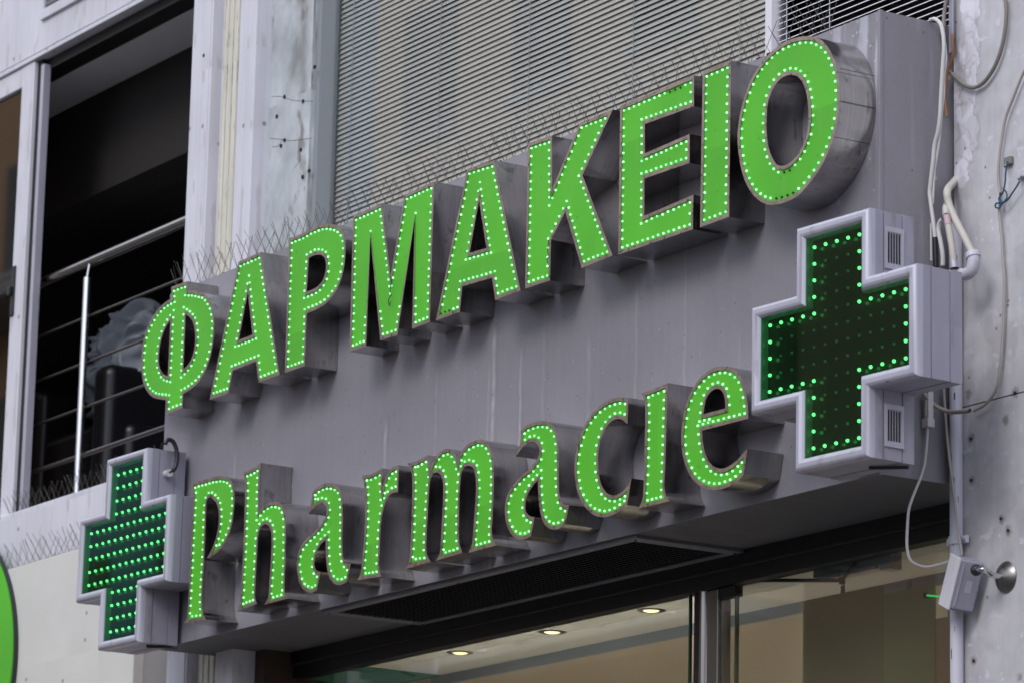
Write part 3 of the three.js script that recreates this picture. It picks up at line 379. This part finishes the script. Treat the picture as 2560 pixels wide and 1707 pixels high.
letter('green lower case c in the lower row',
  [[0.901,4.238,1],[0.85,4.248],[0.807,4.249],[0.757,4.243],[0.714,4.228],[0.671,4.202],[0.639,4.17],[0.618,4.132],[0.605,4.092],[0.602,4.052],[0.611,4.009],[0.627,3.97],[0.654,3.937],[0.691,3.907],[0.731,3.887],[0.775,3.877],[0.818,3.876],[0.86,3.883],[0.902,3.897,1],[0.915,3.935],[0.925,3.978,1],[0.911,3.962],[0.887,3.948],[0.853,3.939],[0.823,3.94],[0.794,3.949],[0.765,3.974],[0.746,4.009],[0.738,4.051],[0.738,4.088],[0.749,4.123],[0.769,4.153],[0.796,4.173],[0.83,4.181],[0.866,4.174],[0.899,4.154,1],[0.901,4.193]], [], LO);
letter('green undotted lower case i in the lower row',
  [[0.973,4.24,1],[1.033,4.242],[1.117,4.248,1],[1.115,4.201],[1.113,4.102],[1.109,3.982],[1.107,3.923],[1.116,3.896],[1.136,3.875,1],[0.965,3.876,1],[0.986,3.899],[0.994,3.96],[0.996,4.08],[0.996,4.181],[0.991,4.214]], [], LO);
letter('green lower case e at the right end of the lower row',
  [[1.194,4.052],[1.196,4.096],[1.207,4.142],[1.23,4.186],[1.267,4.22],[1.313,4.243],[1.367,4.252],[1.413,4.248],[1.46,4.234],[1.496,4.208],[1.519,4.172],[1.534,4.131],[1.541,4.094],[1.542,4.066,1],[1.302,4.068,1],[1.307,4.038],[1.316,4.008],[1.332,3.979],[1.357,3.954],[1.392,3.938],[1.425,3.934],[1.464,3.941],[1.504,3.957],[1.539,3.975,1],[1.529,3.933],[1.52,3.899,1],[1.498,3.887],[1.459,3.876],[1.413,3.872],[1.36,3.876],[1.313,3.89],[1.266,3.917],[1.232,3.952],[1.207,3.995]],
  [[[1.31,4.118,1],[1.315,4.144],[1.328,4.169],[1.351,4.182],[1.38,4.185],[1.403,4.175],[1.415,4.159],[1.422,4.138],[1.423,4.117,1]]], LO);

/* ---------- pharmacy crosses ---------- */
const cross12 = (L, a) => { const h = L / 2; return [[-a, -h], [a, -h], [a, -a], [h, -a], [h, a], [a, a], [a, h], [-a, h], [-a, a], [-h, a], [-h, -a], [-a, -a]].map(p => [...p, 1]); };
function loft(poly, prof) {                  // prof: [inset, z] rings; every side of the cross gets its own flat quads
  const rings = prof.map(([d, z]) => { const n = poly.length; return poly.map((b, i) => { const a = poly[(i + n - 1) % n], c = poly[(i + 1) % n]; const u = [Math.sign(b[0] - a[0]), Math.sign(b[1] - a[1])].map((v, k) => Math.abs(b[k] - a[k]) > 1e-6 ? v : 0), v = [Math.sign(c[0] - b[0]), Math.sign(c[1] - b[1])].map((w, k) => Math.abs(c[k] - b[k]) > 1e-6 ? w : 0); return [b[0] + (-u[1] - v[1]) * d, b[1] + (u[0] + v[0]) * d, z]; }); });
  const pos = []; for (let i = 0; i < poly.length; i++) { const j = (i + 1) % poly.length; for (let r = 0; r + 1 < rings.length; r++) { const A = rings[r][i], B = rings[r][j], C = rings[r + 1][j], D = rings[r + 1][i]; pos.push(...A, ...B, ...C, ...A, ...C, ...D); } }
  const g = new THREE.BufferGeometry(); g.setAttribute('position', new THREE.Float32BufferAttribute(pos, 3)); g.computeVertexNormals(); return uvm(toCreasedNormals(g, .8));
}
function makeCross(p, th, L, arm, fw, depth, lit, label, roll) {
  const t = thing('pharmacy_cross', p, label, 'pharmacy cross'); t.rotation.set(0, th, roll || 0); const P = cross12(L, arm / 2);
  const pr = []; for (let i = 0; i <= 10; i++) { const s = i / 10; pr.push([.001 + s * fw, -.004 + .02 * Math.sin(Math.PI * Math.min(1, .12 + s * .88)) ** .7]); } pr.push([fw + .001, -.022]); pr.unshift([0, -.014]);
  put('frame', loft(P, pr), M.silver, t);
  put('housing', loft(P, [[.02, -depth], [0, -depth], [0, -depth + .042], [.0035, -depth + .0425], [.0035, -depth + .046], [.001, -depth + .0465], [.001, -.047], [.004, -.0465], [.004, -.043], [0, -.0425], [0, -.014]]), M.silverSide, t);
  const inn = P.map(q => q); const brd = (d, z) => { const q = cross12(L - 2 * d, arm / 2 - d); return uvm(ext(shp(q), .003, z)); };
  put('led_board', brd(fw * .9, -.026), M.ledBoard, t); put('back_plate', brd(.004, -depth + .002), M.silverDark, t); put('front_pane', brd(fw * .9, .001), M.ledPane, t);
  const led = new THREE.SphereGeometry(.0056, 7, 4), pitch = .0503 * (L / .737), inside = (i, j) => Math.abs(i) <= 6 && Math.abs(j) <= 6 && (Math.abs(i) <= 2 || Math.abs(j) <= 2);
  for (let j = 6; j >= -6; j--) for (let i = -6; i <= 6; i++) if (inside(i, j)) { const border = ![[1, 0], [-1, 0], [0, 1], [0, -1], [1, 1], [1, -1], [-1, 1], [-1, -1]].every(([a, b]) => inside(i + a, j + b)); const e = put('led', led, lit || border ? M.crossLed : M.crossLedOff, t); e.position.set(i * pitch, j * pitch, -.008); if (!lit && !border) e.scale.setScalar(.85); }
  return t;
}
const crossA = makeCross([-2.4534, 4.2052, .1781], .008, .745, .331, .034, .157, true, 'green cross sign with every lamp lit, at the left end of the sign box', -.01);
const crossB = makeCross([2.0666, 4.196, .2119], .064, .725, .322, .040, .161, false, 'green cross sign lit only around its outline, at the right corner of the sign box', 0);
for (const [y, k] of [[.255, 0], [-.262, 1]]) {     // ventilation plates on the side of the right cross
  const a = .161 + .0005, g = new THREE.Group(); g.name = 'vent_plate'; g.position.set(a, y, -.083); crossB.add(g);
  put('plate', [bx(0, .004, -.062, -.047, -.036, .036), bx(0, .004, .047, .062, -.036, .036), bx(0, .004, -.047, .047, -.036, -.026), bx(0, .004, -.047, .047, .026, .036), bx(0, .0015, -.047, .047, -.026, .026)], M.silver, g);
  for (let i = 0; i < 5; i++) put('slot', bx(.0005, .003, -.044, .044, -.0225 + i * .0102, -.0175 + i * .0102), M.black, g);
}
{ // rusty brackets and the cable of the left cross
  put('bracket', rod([.06, -.368, -.08], [.15, -.37, -.15], .005, 8), M.rubber, crossB); put('bracket', rod([.1, -.376, -.06], [.17, -.378, -.155], .006, 8), M.rubber, crossA);
  const g = new THREE.CylinderGeometry(.013, .015, .03, 14); g.rotateZ(Math.PI / 2); const q = [[0.109,4.485]][0]; const gl = put('cable_gland', g, M.cableWhite, crossA); { const w = [[-2.272,4.485,0.105]][0]; gl.position.set(w[0] - crossA.position.x, w[1] - crossA.position.y, w[2] - crossA.position.z); };
  const c = thing('cable', [-2.3, 4.5, 0], 'short black cable looping out of the left cross beside the sign box', 'cable'); put('sheath', tube([[-2.262,4.483,0.105],[-2.262,4.502,0.08],[-2.262,4.536,0.07],[-2.262,4.581,0.075],[-2.262,4.609,0.093],[-2.262,4.611,0.114],[-2.262,4.594,0.123]].map(p => [p[0] + 2.3, p[1] - 4.5, p[2]]), .0085, 40, 10), M.rubber, c);
}

/* ---------- bird spikes ---------- */
function spikes(p, len, n, h, label, group, seedv) {
  seed = seedv; const t = thing('bird_spike_strip', p, label, 'bird spikes', group); put('base', bx(0, len, 0, .004, -.012, .012), M.wire, t);
  for (let i = 0; i < n; i++) { const x = (i + .5) * len / n; for (const [dx, dz] of [[-.42, .25], [.42, -.1], [rr(-.12, .12), .5]]) { const k = rr(.78, 1.12) * h, bend = rnd() < .12 ? rr(-.5, .5) : 0; if (rnd() < .07) continue; put('spike', rod([x + rr(-.006, .006), .003, 0], [x + (dx * rr(.55, 1.35) + bend) * k, k * rr(.84, .95), dz * k * rr(.6, 1.3)], .00105, 4), M.wire, t); } }
}
const GS = 'wire spike strips on the sign box';
{ const where = ['over the phi', 'over the first A', 'over the P', 'over the M', 'over the second A', 'over the K', 'over the E', 'over the I and O', 'by its corner']; const n = 9, L = (X1 - X0 - .25) / n; for (let i = 0; i < n; i++) spikes([X0 + .01 + i * L, Y1, -.02], L - .01, 8, .125, `thin wire bird spikes on top of the sign box ${where[i]}`, GS, 100 + i); }
{ const st = 4.725; for (let i = 0; i < 4; i++) spikes([-4.75 + i * .5, st, -.4], .49, 11, .1, ['bird spikes on the balcony slab by the sliding door', 'bird spikes on the balcony slab under the bright post', 'bird spikes on the balcony slab above the left cross', 'bird spikes on the balcony slab next to the sign box'][i], 'wire spike strips on the balcony slab', 200 + i); }
{ const yt = 4.452; for (let i = 0; i < 3; i++) spikes([-4.7 + i * .5, yt, -.32], .49, 9, .11, ['bird spikes on the cream board, above the green disc', 'bird spikes on the middle of the cream board', 'bird spikes on the cream board behind the left cross'][i], 'wire spike strips on the cream board', 300 + i); }

/* ---------- shop front below ---------- */
const YH = 3.745, ZH = -.438, ZG = -.475;
const front = thing('shop_window', [0, 0, ZG], 'shop front glazing with black header and chrome door post, under the sign', 'shop window');
{
  const hx = -2.385; put('header', bx(hx, 2.4, YH + .05, Y0 + .05, -.045, -.438 - ZG + 0), M.black, front); put('header', bx(hx + .02, 2.4, YH, YH + .05, -.03, -.448 - ZG), M.black, front); put('ledge', bx(hx + .02, 2.4, YH + .045, YH + .055, -.02, -.432 - ZG, .002), M.dark, front);
  put('bracket', bx(hx + .0, hx + .02, YH - .01, Y0 - .02, -.04, -.43 - ZG), M.dark, front);
  const e1 = 0.375, p0 = 0.402, p1 = 0.441, p2 = 0.486, p3 = 0.543, e2 = 0.636;
  put('pane', bx(hx + .1, e1, 0, YH + .01, -.006, 0), M.shopGlass, front); put('pane', bx(p3 + .005, e2 - .012, 0, YH + .01, -.016, -.008), M.shopGlass, front); put('pane', bx(e2, 2.3, 0, YH + .01, -.006, 0), M.shopGlass, front);
  put('pane_edge', bx(e1, e1 + .008, 0, YH, -.008, .001), M.glassEdge, front); put('pane_edge', bx(e2 - .012, e2 - .004, 0, YH, -.018, -.006), M.glassEdge, front);
  put('post', bx(p0, p1, 0, YH, -.05, .0, .003), M.dark, front); put('post', rod([(p1 + p2) / 2, 0, -.005], [(p1 + p2) / 2, YH, -.005], (p2 - p1) * .5, 16), M.tubeSteel, front); put('post', bx(p2, p3, 0, YH, -.05, .004, .004), M.chromeDull, front);
  const q = [[0.544,3.71]][0]; put('door_patch', bx(p3, e2, q[1], YH, -.03, .006, .003), M.black, front);
}
{ // interior: low ceiling with lamps
  const room = thing('shop_interior', [0, 0, -.5], null, null, null, 'structure'); const YC = 3.755;
  put('ceiling', bx(-6, 6, YC, YC + .1, -6, -.02), M.ceil, room); put('floor', bx(-6, 6, -.02, .02, -6, 0), M.shopFloor, room); put('back_wall', bx(-6, 6, 0, YC, -6.2, -6), M.shopWall, room); put('side_wall', bx(-6.2, -6, 0, YC + .1, -6, 0), M.shopWall, room); put('side_wall', bx(6, 6.2, 0, YC + .1, -6, 0), M.shopWall, room);
  put('ceiling_band', bx(-4.5, -1.82, YC - .006, YC - .001, -.36, -.01), M.teal, room); put('bulkhead', bx(-1.9, 6, YC - .037, YC, -.385, -.37), M.bulk, room); put('inner_ceiling', bx(-6, 6, YC - .036, YC - .001, -6, -.386), M.innerCeil, room);  // inner ceiling painted warm in place of glow from further in
  put('fascia_back', bx(-2.5, 2.4, Y0 + .02, 4.2, -.3, .05), M.roomBlack, room); put('jamb', bx(-6, -2.4, 0, Y0 + .3, -.14, .045), M.brown, room); put('jamb', bx(2.1, 6, 0, Y0 + .3, -.12, -.11), M.brown, room);
  const spots = [[[[-1.28,-0.612]][0]], [[[-0.644,-0.601]][0]], [[[-0.019,-0.594]][0]]].map(a => a[0]); const lab = ['leftmost lit round ceiling lamp seen through the shop glass', 'middle lit round ceiling lamp seen through the shop glass', 'lit round ceiling lamp nearest the chrome door post'];
  [[[[-1.282,-0.616]][0][0], [[-1.282,-0.616]][0][1]], spots[1], spots[2]].forEach(([x, z], i) => {
    const d = thing('downlight', [x, YC, z], lab[i], 'ceiling lamp', 'round ceiling lamps in the shop'); const ring = new THREE.LatheGeometry([[.0262, -.0005], [.03, -.0025], [.046, -.003], [.05, -.001], [.05, 0]].map(p => new THREE.Vector2(...p)), 32); put('ring', ring, M.ringDark, d);
    const bulb = new THREE.SphereGeometry(.0285, 24, 8, 0, Math.PI * 2, Math.PI / 2, Math.PI / 2); bulb.scale(1, .22, 1); bulb.translate(0, -.0008, 0); put('lamp', bulb, M.lampGlow, d);
    const s = new THREE.SpotLight(0xffe9dc, 34, 0, 1.15, .6, 2); s.position.set(0, -.012, 0); s.target.position.set(0, -3, -.4); s.castShadow = true; s.shadow.radius = 1.5; d.add(s, s.target);
  });
  // overhead closer with a folding arm, behind the glass
  const c = thing('door_closer', [1.1, 3.7, -.53], 'grey overhead door closer with a thin folding arm behind the right pane', 'door closer'); const [a, b, l] = [[1.024,3.753],[1.374,3.75],[1.024,3.722]]; const o = (p) => [p[0] - 1.1, p[1] - 3.7]; const A = o(a), B = o(b), Lw = o(l);
  put('body', bx(A[0], B[0], Lw[1] - .004, A[1], -.02, .02, .005), M.silverSide, c); put('cover_strip', bx(A[0] + .02, B[0], Lw[1] - .012, Lw[1] + .002, -.016, .024, .003), M.silver, c); put('bracket', bx(A[0] - .012, A[0] + .03, Lw[1] - .0, A[1] + .03, -.024, .026, .004), M.silverSide, c); put('bracket', bx(B[0] - .02, B[0] + .03, Lw[1] - .02, B[1] + .03, -.024, .026, .004), M.silverSide, c);
  const [r0, r1, r2] = [[0.625,3.765],[1.17,3.694],[1.267,3.764]].map(o); put('arm', [rod([r0[0], r0[1], .03], [r1[0], r1[1], .03], .006), rod([r1[0], r1[1], .03], [r2[0], r2[1], .03], .005)], M.rubber, c); put('pivot', rod([r1[0], r1[1] - .012, .03], [r1[0], r1[1] + .01, .03], .01, 10), M.black, c);
  const pan = (n, pts, m, label) => { const q = pts; const x0 = q[0][0], x1 = q[1][0], y1 = q[0][1]; const t = thing(n, [(x0 + x1) / 2, 2.9, -.515], label, 'panel'); put('board', bx(-(x1 - x0) / 2, (x1 - x0) / 2, 0, y1 - 2.9, -.004, 0), m, t); put('hanger', bx(-.01, .01, y1 - 2.9, y1 - 2.875, -.003, -.001), M.silverDark, t); };  // boards added behind the pane to stand in for reflections in it
  pan('reflection_board', [[0.946,3.658],[1.357,3.641]], M.panelBrown, 'added dark brown board standing in for a reflection in the right shop pane'); pan('reflection_board', [[1.359,3.629],[1.613,3.609]], M.panelOlive, 'added olive brown board, a second stand-in reflection next to the dark one'); pan('reflection_board', [[1.614,3.521],[1.752,3.519]], M.panelOrange, 'added orange brown board, a third stand-in reflection against the white pipe');
  const gq = [[1.594,3.594,-0.5],[1.659,3.582,-0.5]]; const gl = thing('green_glint', gq[0], 'small glowing green rod added for a glint in the glass beside the camera', 'lamp'); put('tube', rod([0, 0, 0], gq[1].map((v, i) => v - gq[0][i]), .003, 8), M.greenGlint, gl); put('cap', bx(-.012, 0, -.008, .008, -.006, .006, .002), M.rubber, gl);  // glowing rod added to imitate a green glint in the glass
}

{ const q = [[2.029,5.243,-0.24]][0]; const t = thing('cable_bracket', q, 'bent grey metal bracket in the corner behind the sign box top', 'bracket'); put('plate', bx(-.008, .012, -.09, .1, -.012, -.006, .002), M.silverSide, t); put('strap', tube([[-.02, -.08, 0], [-.012, -.02, .01], [-.015, .04, .004], [-.004, .09, 0]], .006, 20, 6), M.cableGrey, t); }
/* ---------- pipe, conduits, cables and camera on the right ---------- */
{
  const px = 2.052, top = 4.62; const p = thing('drain_pipe', [px, 0, -.245], 'white vertical pipe with chipped paint down the edge of the grey wall', 'pipe'); put('pipe', rod([0, 0, 0], [0, top, 0], .0195, 18), M.pvc, p);
  const cy = 3.67; put('clamp', [rod([0, cy - .012, 0], [0, cy + .012, 0], .0235, 18), bx(-.045, .045, cy - .011, cy + .011, -.012, .002, .003)], M.pvc, p); put('clamp_bolt', rod([.038, cy, -.01], [.038, cy, .012], .006, 8), M.silver, p);
  for (let i = 0; i < 16; i++) { const y = 3.25 + i * .085 + rr(-.03, .03), a = rr(-.9, 1.3), g = new THREE.CylinderGeometry(.0198, .0198, rr(.006, .03), 4, 1, true, a, rr(.08, .2)); g.translate(0, y, 0); put('paint_chip', g, M.brown, p); }
}
function ribbed(pts, r, len) { const c = new THREE.CatmullRomCurve3(V(pts), false, 'centripetal'), L = c.getLength(), n = Math.round(L / .0028), seg = n, g = new THREE.TubeGeometry(c, seg, r, 12), p = g.attributes.position, nn = g.attributes.normal; for (let i = 0; i <= seg; i++) for (let j = 0; j <= 12; j++) { const k = i * 13 + j, d = (i % 2 ? -.0011 : .0008); p.setXYZ(k, p.getX(k) + nn.getX(k) * d, p.getY(k) + nn.getY(k) * d, p.getZ(k) + nn.getZ(k) * d); } g.computeVertexNormals(); return clean(uvm(g)); }
const abs = (name, pts, r, m, label, seg) => { const t = thing(name, pts[0], label, 'cable'); put('sheath', tube(pts.map(p => p.map((v, i) => v - pts[0][i])), r, seg || pts.length * 8, 8), m, t); return t; };
{
  const c1 = [[2.024,4.764,-0.27],[2.038,4.743,-0.245],[2.076,4.715,-0.2],[2.106,4.686,-0.17],[2.112,4.66,-0.17],[2.131,4.621,-0.17],[2.157,4.581,-0.17],[2.19,4.532,-0.17],[2.211,4.499,-0.17],[2.222,4.482,-0.17]];
  const t1 = thing('conduit', c1[0], 'ribbed grey flexible conduit ending in a white elbow beside the right cross', 'conduit'); const rel = (a, o) => a.map(p => p.map((v, i) => v - o[i]));
  put('hose', ribbed(rel(c1, c1[0]), .0112), M.conduit, t1); const el = [[2.226,4.481,-0.17],[2.227,4.454,-0.17],[2.22,4.433,-0.17],[2.194,4.426,-0.17],[2.164,4.43,-0.17]]; put('elbow', tube(rel(el, c1[0]), .0185, 30, 16), M.pvc, t1); put('collar', tube(rel([[2.222,4.484,-0.17],[2.227,4.469,-0.17]], c1[0]), .0215, 6, 16), M.pvc, t1);
  const c2 = [[2.053,4.68,-0.22],[2.113,4.636,-0.16],[2.128,4.613,-0.15],[2.136,4.582,-0.15],[2.146,4.543,-0.15],[2.155,4.504,-0.15],[2.16,4.469,-0.15],[2.164,4.449,-0.15]]; const t2 = thing('conduit', c2[0], 'ribbed flexible conduit with a pink tint, going down into the right cross', 'conduit'); put('hose', ribbed(rel(c2.slice(0, 3), c2[0]), .0105), M.conduit, t2); put('hose', ribbed(rel(c2.slice(2, 4), c2[0]), .0105), M.pinkish, t2); put('hose', ribbed(rel(c2.slice(3), c2[0]), .0105), M.conduit, t2); put('fitting', tube(rel([[2.161,4.466,-0.15],[2.164,4.446,-0.15]], c2[0]), .0135, 6, 12), M.silver, t2);
  abs('cable', [[2.005,5.251,-0.19],[2.054,5.236,-0.17],[2.077,5.216,-0.17],[2.089,5.182,-0.17],[2.093,5.142,-0.17],[2.088,5.089,-0.17],[2.083,5.039,-0.17],[2.078,4.985,-0.17],[2.073,4.929,-0.17],[2.063,4.884,-0.17],[2.048,4.849,-0.17],[2.041,4.806,-0.17]].concat([[2.028,4.735,-0.17],[2.024,4.709,-0.17],[2.029,4.677,-0.17],[2.035,4.646,-0.17],[2.041,4.618,-0.17],[2.046,4.589,-0.17],[2.05,4.563,-0.17]]), .0062, M.cableWhite, 'thick white cable hanging down the end of the sign box to the right cross');
  abs('cable', [[2.086,5.156,-0.18],[2.091,5.109,-0.18],[2.081,5.048,-0.18],[2.08,5.003,-0.18],[2.07,4.947,-0.18],[2.063,4.898,-0.18],[2.055,4.849,-0.18]].concat([[2.036,4.778,-0.18],[2.031,4.734,-0.18],[2.028,4.697,-0.18],[2.027,4.674,-0.18]]), .004, M.cableWhite, 'thin white cable twisted alongside the thick one on the sign box end');
  abs('cable', [[2.031,4.612,-0.17],[2.031,4.557,-0.17],[2.032,4.498,-0.17]], .0034, M.cableWhite, 'thin straight white wire into the top of the right cross'); abs('cable', [[2.05,4.565,-0.17],[2.052,4.528,-0.17],[2.054,4.476,-0.17]], .0085, M.black, 'black cable boot standing on top of the right cross');
  abs('cable', [[2.099,4.609,-0.16],[2.084,4.602,-0.16],[2.078,4.583,-0.16],[2.088,4.544,-0.16],[2.097,4.505,-0.16],[2.098,4.468,-0.16]], .0068, M.cableWhite, 'short white cable bent over into the right cross'); abs('cable', [[2.049,5.204,-0.235],[2.056,5.154,-0.235],[2.052,5.126,-0.235],[2.029,5.089,-0.235],[2.022,5.052,-0.235],[2.017,5.012,-0.235],[2.026,4.951,-0.235]], .004, M.copper, 'orange brown wire hanging in the corner by the sign box');
  abs('cable', [[2.281,5.26,-0.25],[2.286,5.214,-0.25],[2.277,5.149,-0.25],[2.255,5.094,-0.25],[2.222,5.052,-0.25],[2.178,5.024,-0.25],[2.137,5.019,-0.25],[2.091,5.038,-0.25],[2.023,5.094,-0.25]], .0062, M.cableGrey, 'thick grey cable hanging in a loop on the wall at the upper right');
  abs('cable', [[2.392,5.042,-0.25],[2.355,5.002,-0.25],[2.318,4.95,-0.25],[2.28,4.893,-0.25],[2.263,4.836,-0.25],[2.249,4.772,-0.25],[2.245,4.712,-0.25],[2.254,4.666,-0.25]].concat([[2.254,4.667,-0.25],[2.252,4.638,-0.25],[2.249,4.619,-0.25],[2.253,4.574,-0.25],[2.26,4.523,-0.25],[2.262,4.474,-0.25],[2.269,4.411,-0.25]]).concat([[2.251,4.166,-0.25],[2.228,4.089,-0.25],[2.183,4.055,-0.25],[2.128,4.043,-0.25]]), .0045, M.cableBeige, 'long beige cable running down the wall in a wide bow');
  const tw = [[2.299,4.754,-0.24],[2.291,4.724,-0.24],[2.287,4.69,-0.24],[2.277,4.665,-0.24],[2.263,4.654,-0.24],[2.27,4.637,-0.24],[2.246,4.638,-0.24],[2.242,4.63,-0.24],[2.262,4.622,-0.24],[2.273,4.632,-0.24],[2.299,4.639,-0.24],[2.322,4.656,-0.24],[2.344,4.673,-0.24],[2.353,4.683,-0.24]]; const t = thing('twine', tw[0], 'blue twine knotted around the beige cable on the wall', 'twine'); put('strand', tube(rel(tw, tw[0]), .0027, 90, 6), M.twine, t); put('loop', tube(rel([[2.28,4.677,-0.238],[2.295,4.661,-0.238],[2.298,4.646,-0.238],[2.287,4.636,-0.238],[2.27,4.635,-0.238],[2.261,4.649,-0.238],[2.272,4.661,-0.238]], tw[0]), .0024, 40, 6), M.twine, t);
  for (const [q, lab] of [[[[2.282,4.762,-0.255]][0], 'small grey wall hook with blue twine tied to it'], [[[2.345,4.71,-0.255]][0], 'white plastic wall clip at the right edge']]) { const h = thing('wall_hook', q, lab, 'hook'); put('plate', bx(-.016, .016, -.012, .012, -.012, .004, .003), lab[0] === 'w' ? M.pvc : M.cableGrey, h); put('pin', rod([0, -.004, 0], [0, -.02, .012], .004), M.chromeDull, h); }
  abs('cable', [[2.035,4.1,-0.134],[2.035,4.069,-0.171]].concat([[2.059,4.048,-0.2],[2.145,4.032,-0.2],[2.172,4.03,-0.2]]), .0068, M.cableBeige, 'beige cable tied across the pipe under the right cross');
  const cn = [[2.03,4.059,-0.16]][0]; const cc = thing('cable_connector', cn, 'small white plug connector hanging below the right cross', 'connector'); put('body', bx(-.012, .012, -.05, .045, -.01, .01, .003), M.cableWhite, cc); put('plug', bx(-.018, .014, -.062, -.036, -.013, .013, .003), M.cableWhite, cc); put('latch', bx(-.004, .004, -.03, .02, .009, .014, .001), M.cableBeige, cc);
  abs('cable', [[2.03,4.01,-0.157],[2.03,3.97,-0.155],[2.03,3.891,-0.146],[2.03,3.854,-0.134],[2.03,3.803,-0.11],[2.03,3.749,-0.088],[2.03,3.697,-0.082],[2.03,3.633,-0.081],[2.03,3.599,-0.093],[2.03,3.585,-0.141],[2.03,3.595,-0.19],[2.03,3.611,-0.238],[2.03,3.627,-0.291]], .0042, M.cableWhite, 'thin white cable hanging in a loop below the right cross to the camera'); abs('cable', [[2.026,4.126,-0.22],[2.034,4.037,-0.22],[2.049,3.924,-0.22],[2.069,3.817,-0.22],[2.088,3.705,-0.22],[2.108,3.616,-0.22]], .0042, M.cableBeige, 'beige wire running down over the pipe to the camera');
  // camera with sun shield on a chrome arm; lit front, shaded sides by colour
  const [b0] = [[2.253,3.539,-0.262]], q0 = [[2.147,3.602,-0.17]][0], q1 = [[2.092,3.466,-0.17]][0]; const ctr = q0.map((v, i) => (v + q1[i]) / 2), cam = thing('security_camera', b0, 'white boxy security camera on a chrome arm fixed to the grey wall', 'security camera'); const bs = new THREE.LatheGeometry([[0, .02], [.012, .02], [.03, .014], [.043, .004], [.046, 0]].map(p => new THREE.Vector2(...p)), 36); bs.rotateX(Math.PI / 2); put('wall_plate', bs, M.chromeDull, cam);
  const jt = [[2.227,3.553,-0.175]][0].map((v, i) => v - b0[i]); put('arm', tube([[0, 0, .012], [-.004, .002, .05], [jt[0] + .04, jt[1] - .004, jt[2] + .008], jt], .0085, 24, 12), M.chrome, cam); put('joint', new THREE.SphereGeometry(.017, 14, 10).translate(...jt), M.rubber, cam);
  const body = new THREE.Group(); body.name = 'housing'; cam.add(body); body.position.set(...ctr.map((v, i) => v - b0[i])); const dir = new THREE.Vector3(...q0).sub(new THREE.Vector3(...q1)); const L = dir.length(); dir.normalize(); const xx = new THREE.Vector3(.98, 0, .2); xx.addScaledVector(dir, -xx.dot(dir)).normalize(); const zz = new THREE.Vector3().crossVectors(xx, dir); body.quaternion.setFromRotationMatrix(new THREE.Matrix4().makeBasis(xx, dir, zz));
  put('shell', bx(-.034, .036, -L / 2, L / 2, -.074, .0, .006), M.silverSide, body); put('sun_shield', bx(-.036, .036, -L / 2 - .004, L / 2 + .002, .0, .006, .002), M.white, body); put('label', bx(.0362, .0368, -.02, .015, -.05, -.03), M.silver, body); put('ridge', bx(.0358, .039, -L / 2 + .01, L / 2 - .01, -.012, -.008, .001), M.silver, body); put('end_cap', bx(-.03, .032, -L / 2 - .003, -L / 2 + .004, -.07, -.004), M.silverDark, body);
}

/* ---------- render ---------- */
const renderer = new THREE.WebGLRenderer({ antialias: true });
renderer.setSize(1024, 682); renderer.toneMapping = THREE.LinearToneMapping; renderer.toneMappingExposure = EXPOSURE;
renderer.outputColorSpace = THREE.SRGBColorSpace; renderer.shadowMap.enabled = true;
renderer.render(scene, camera);
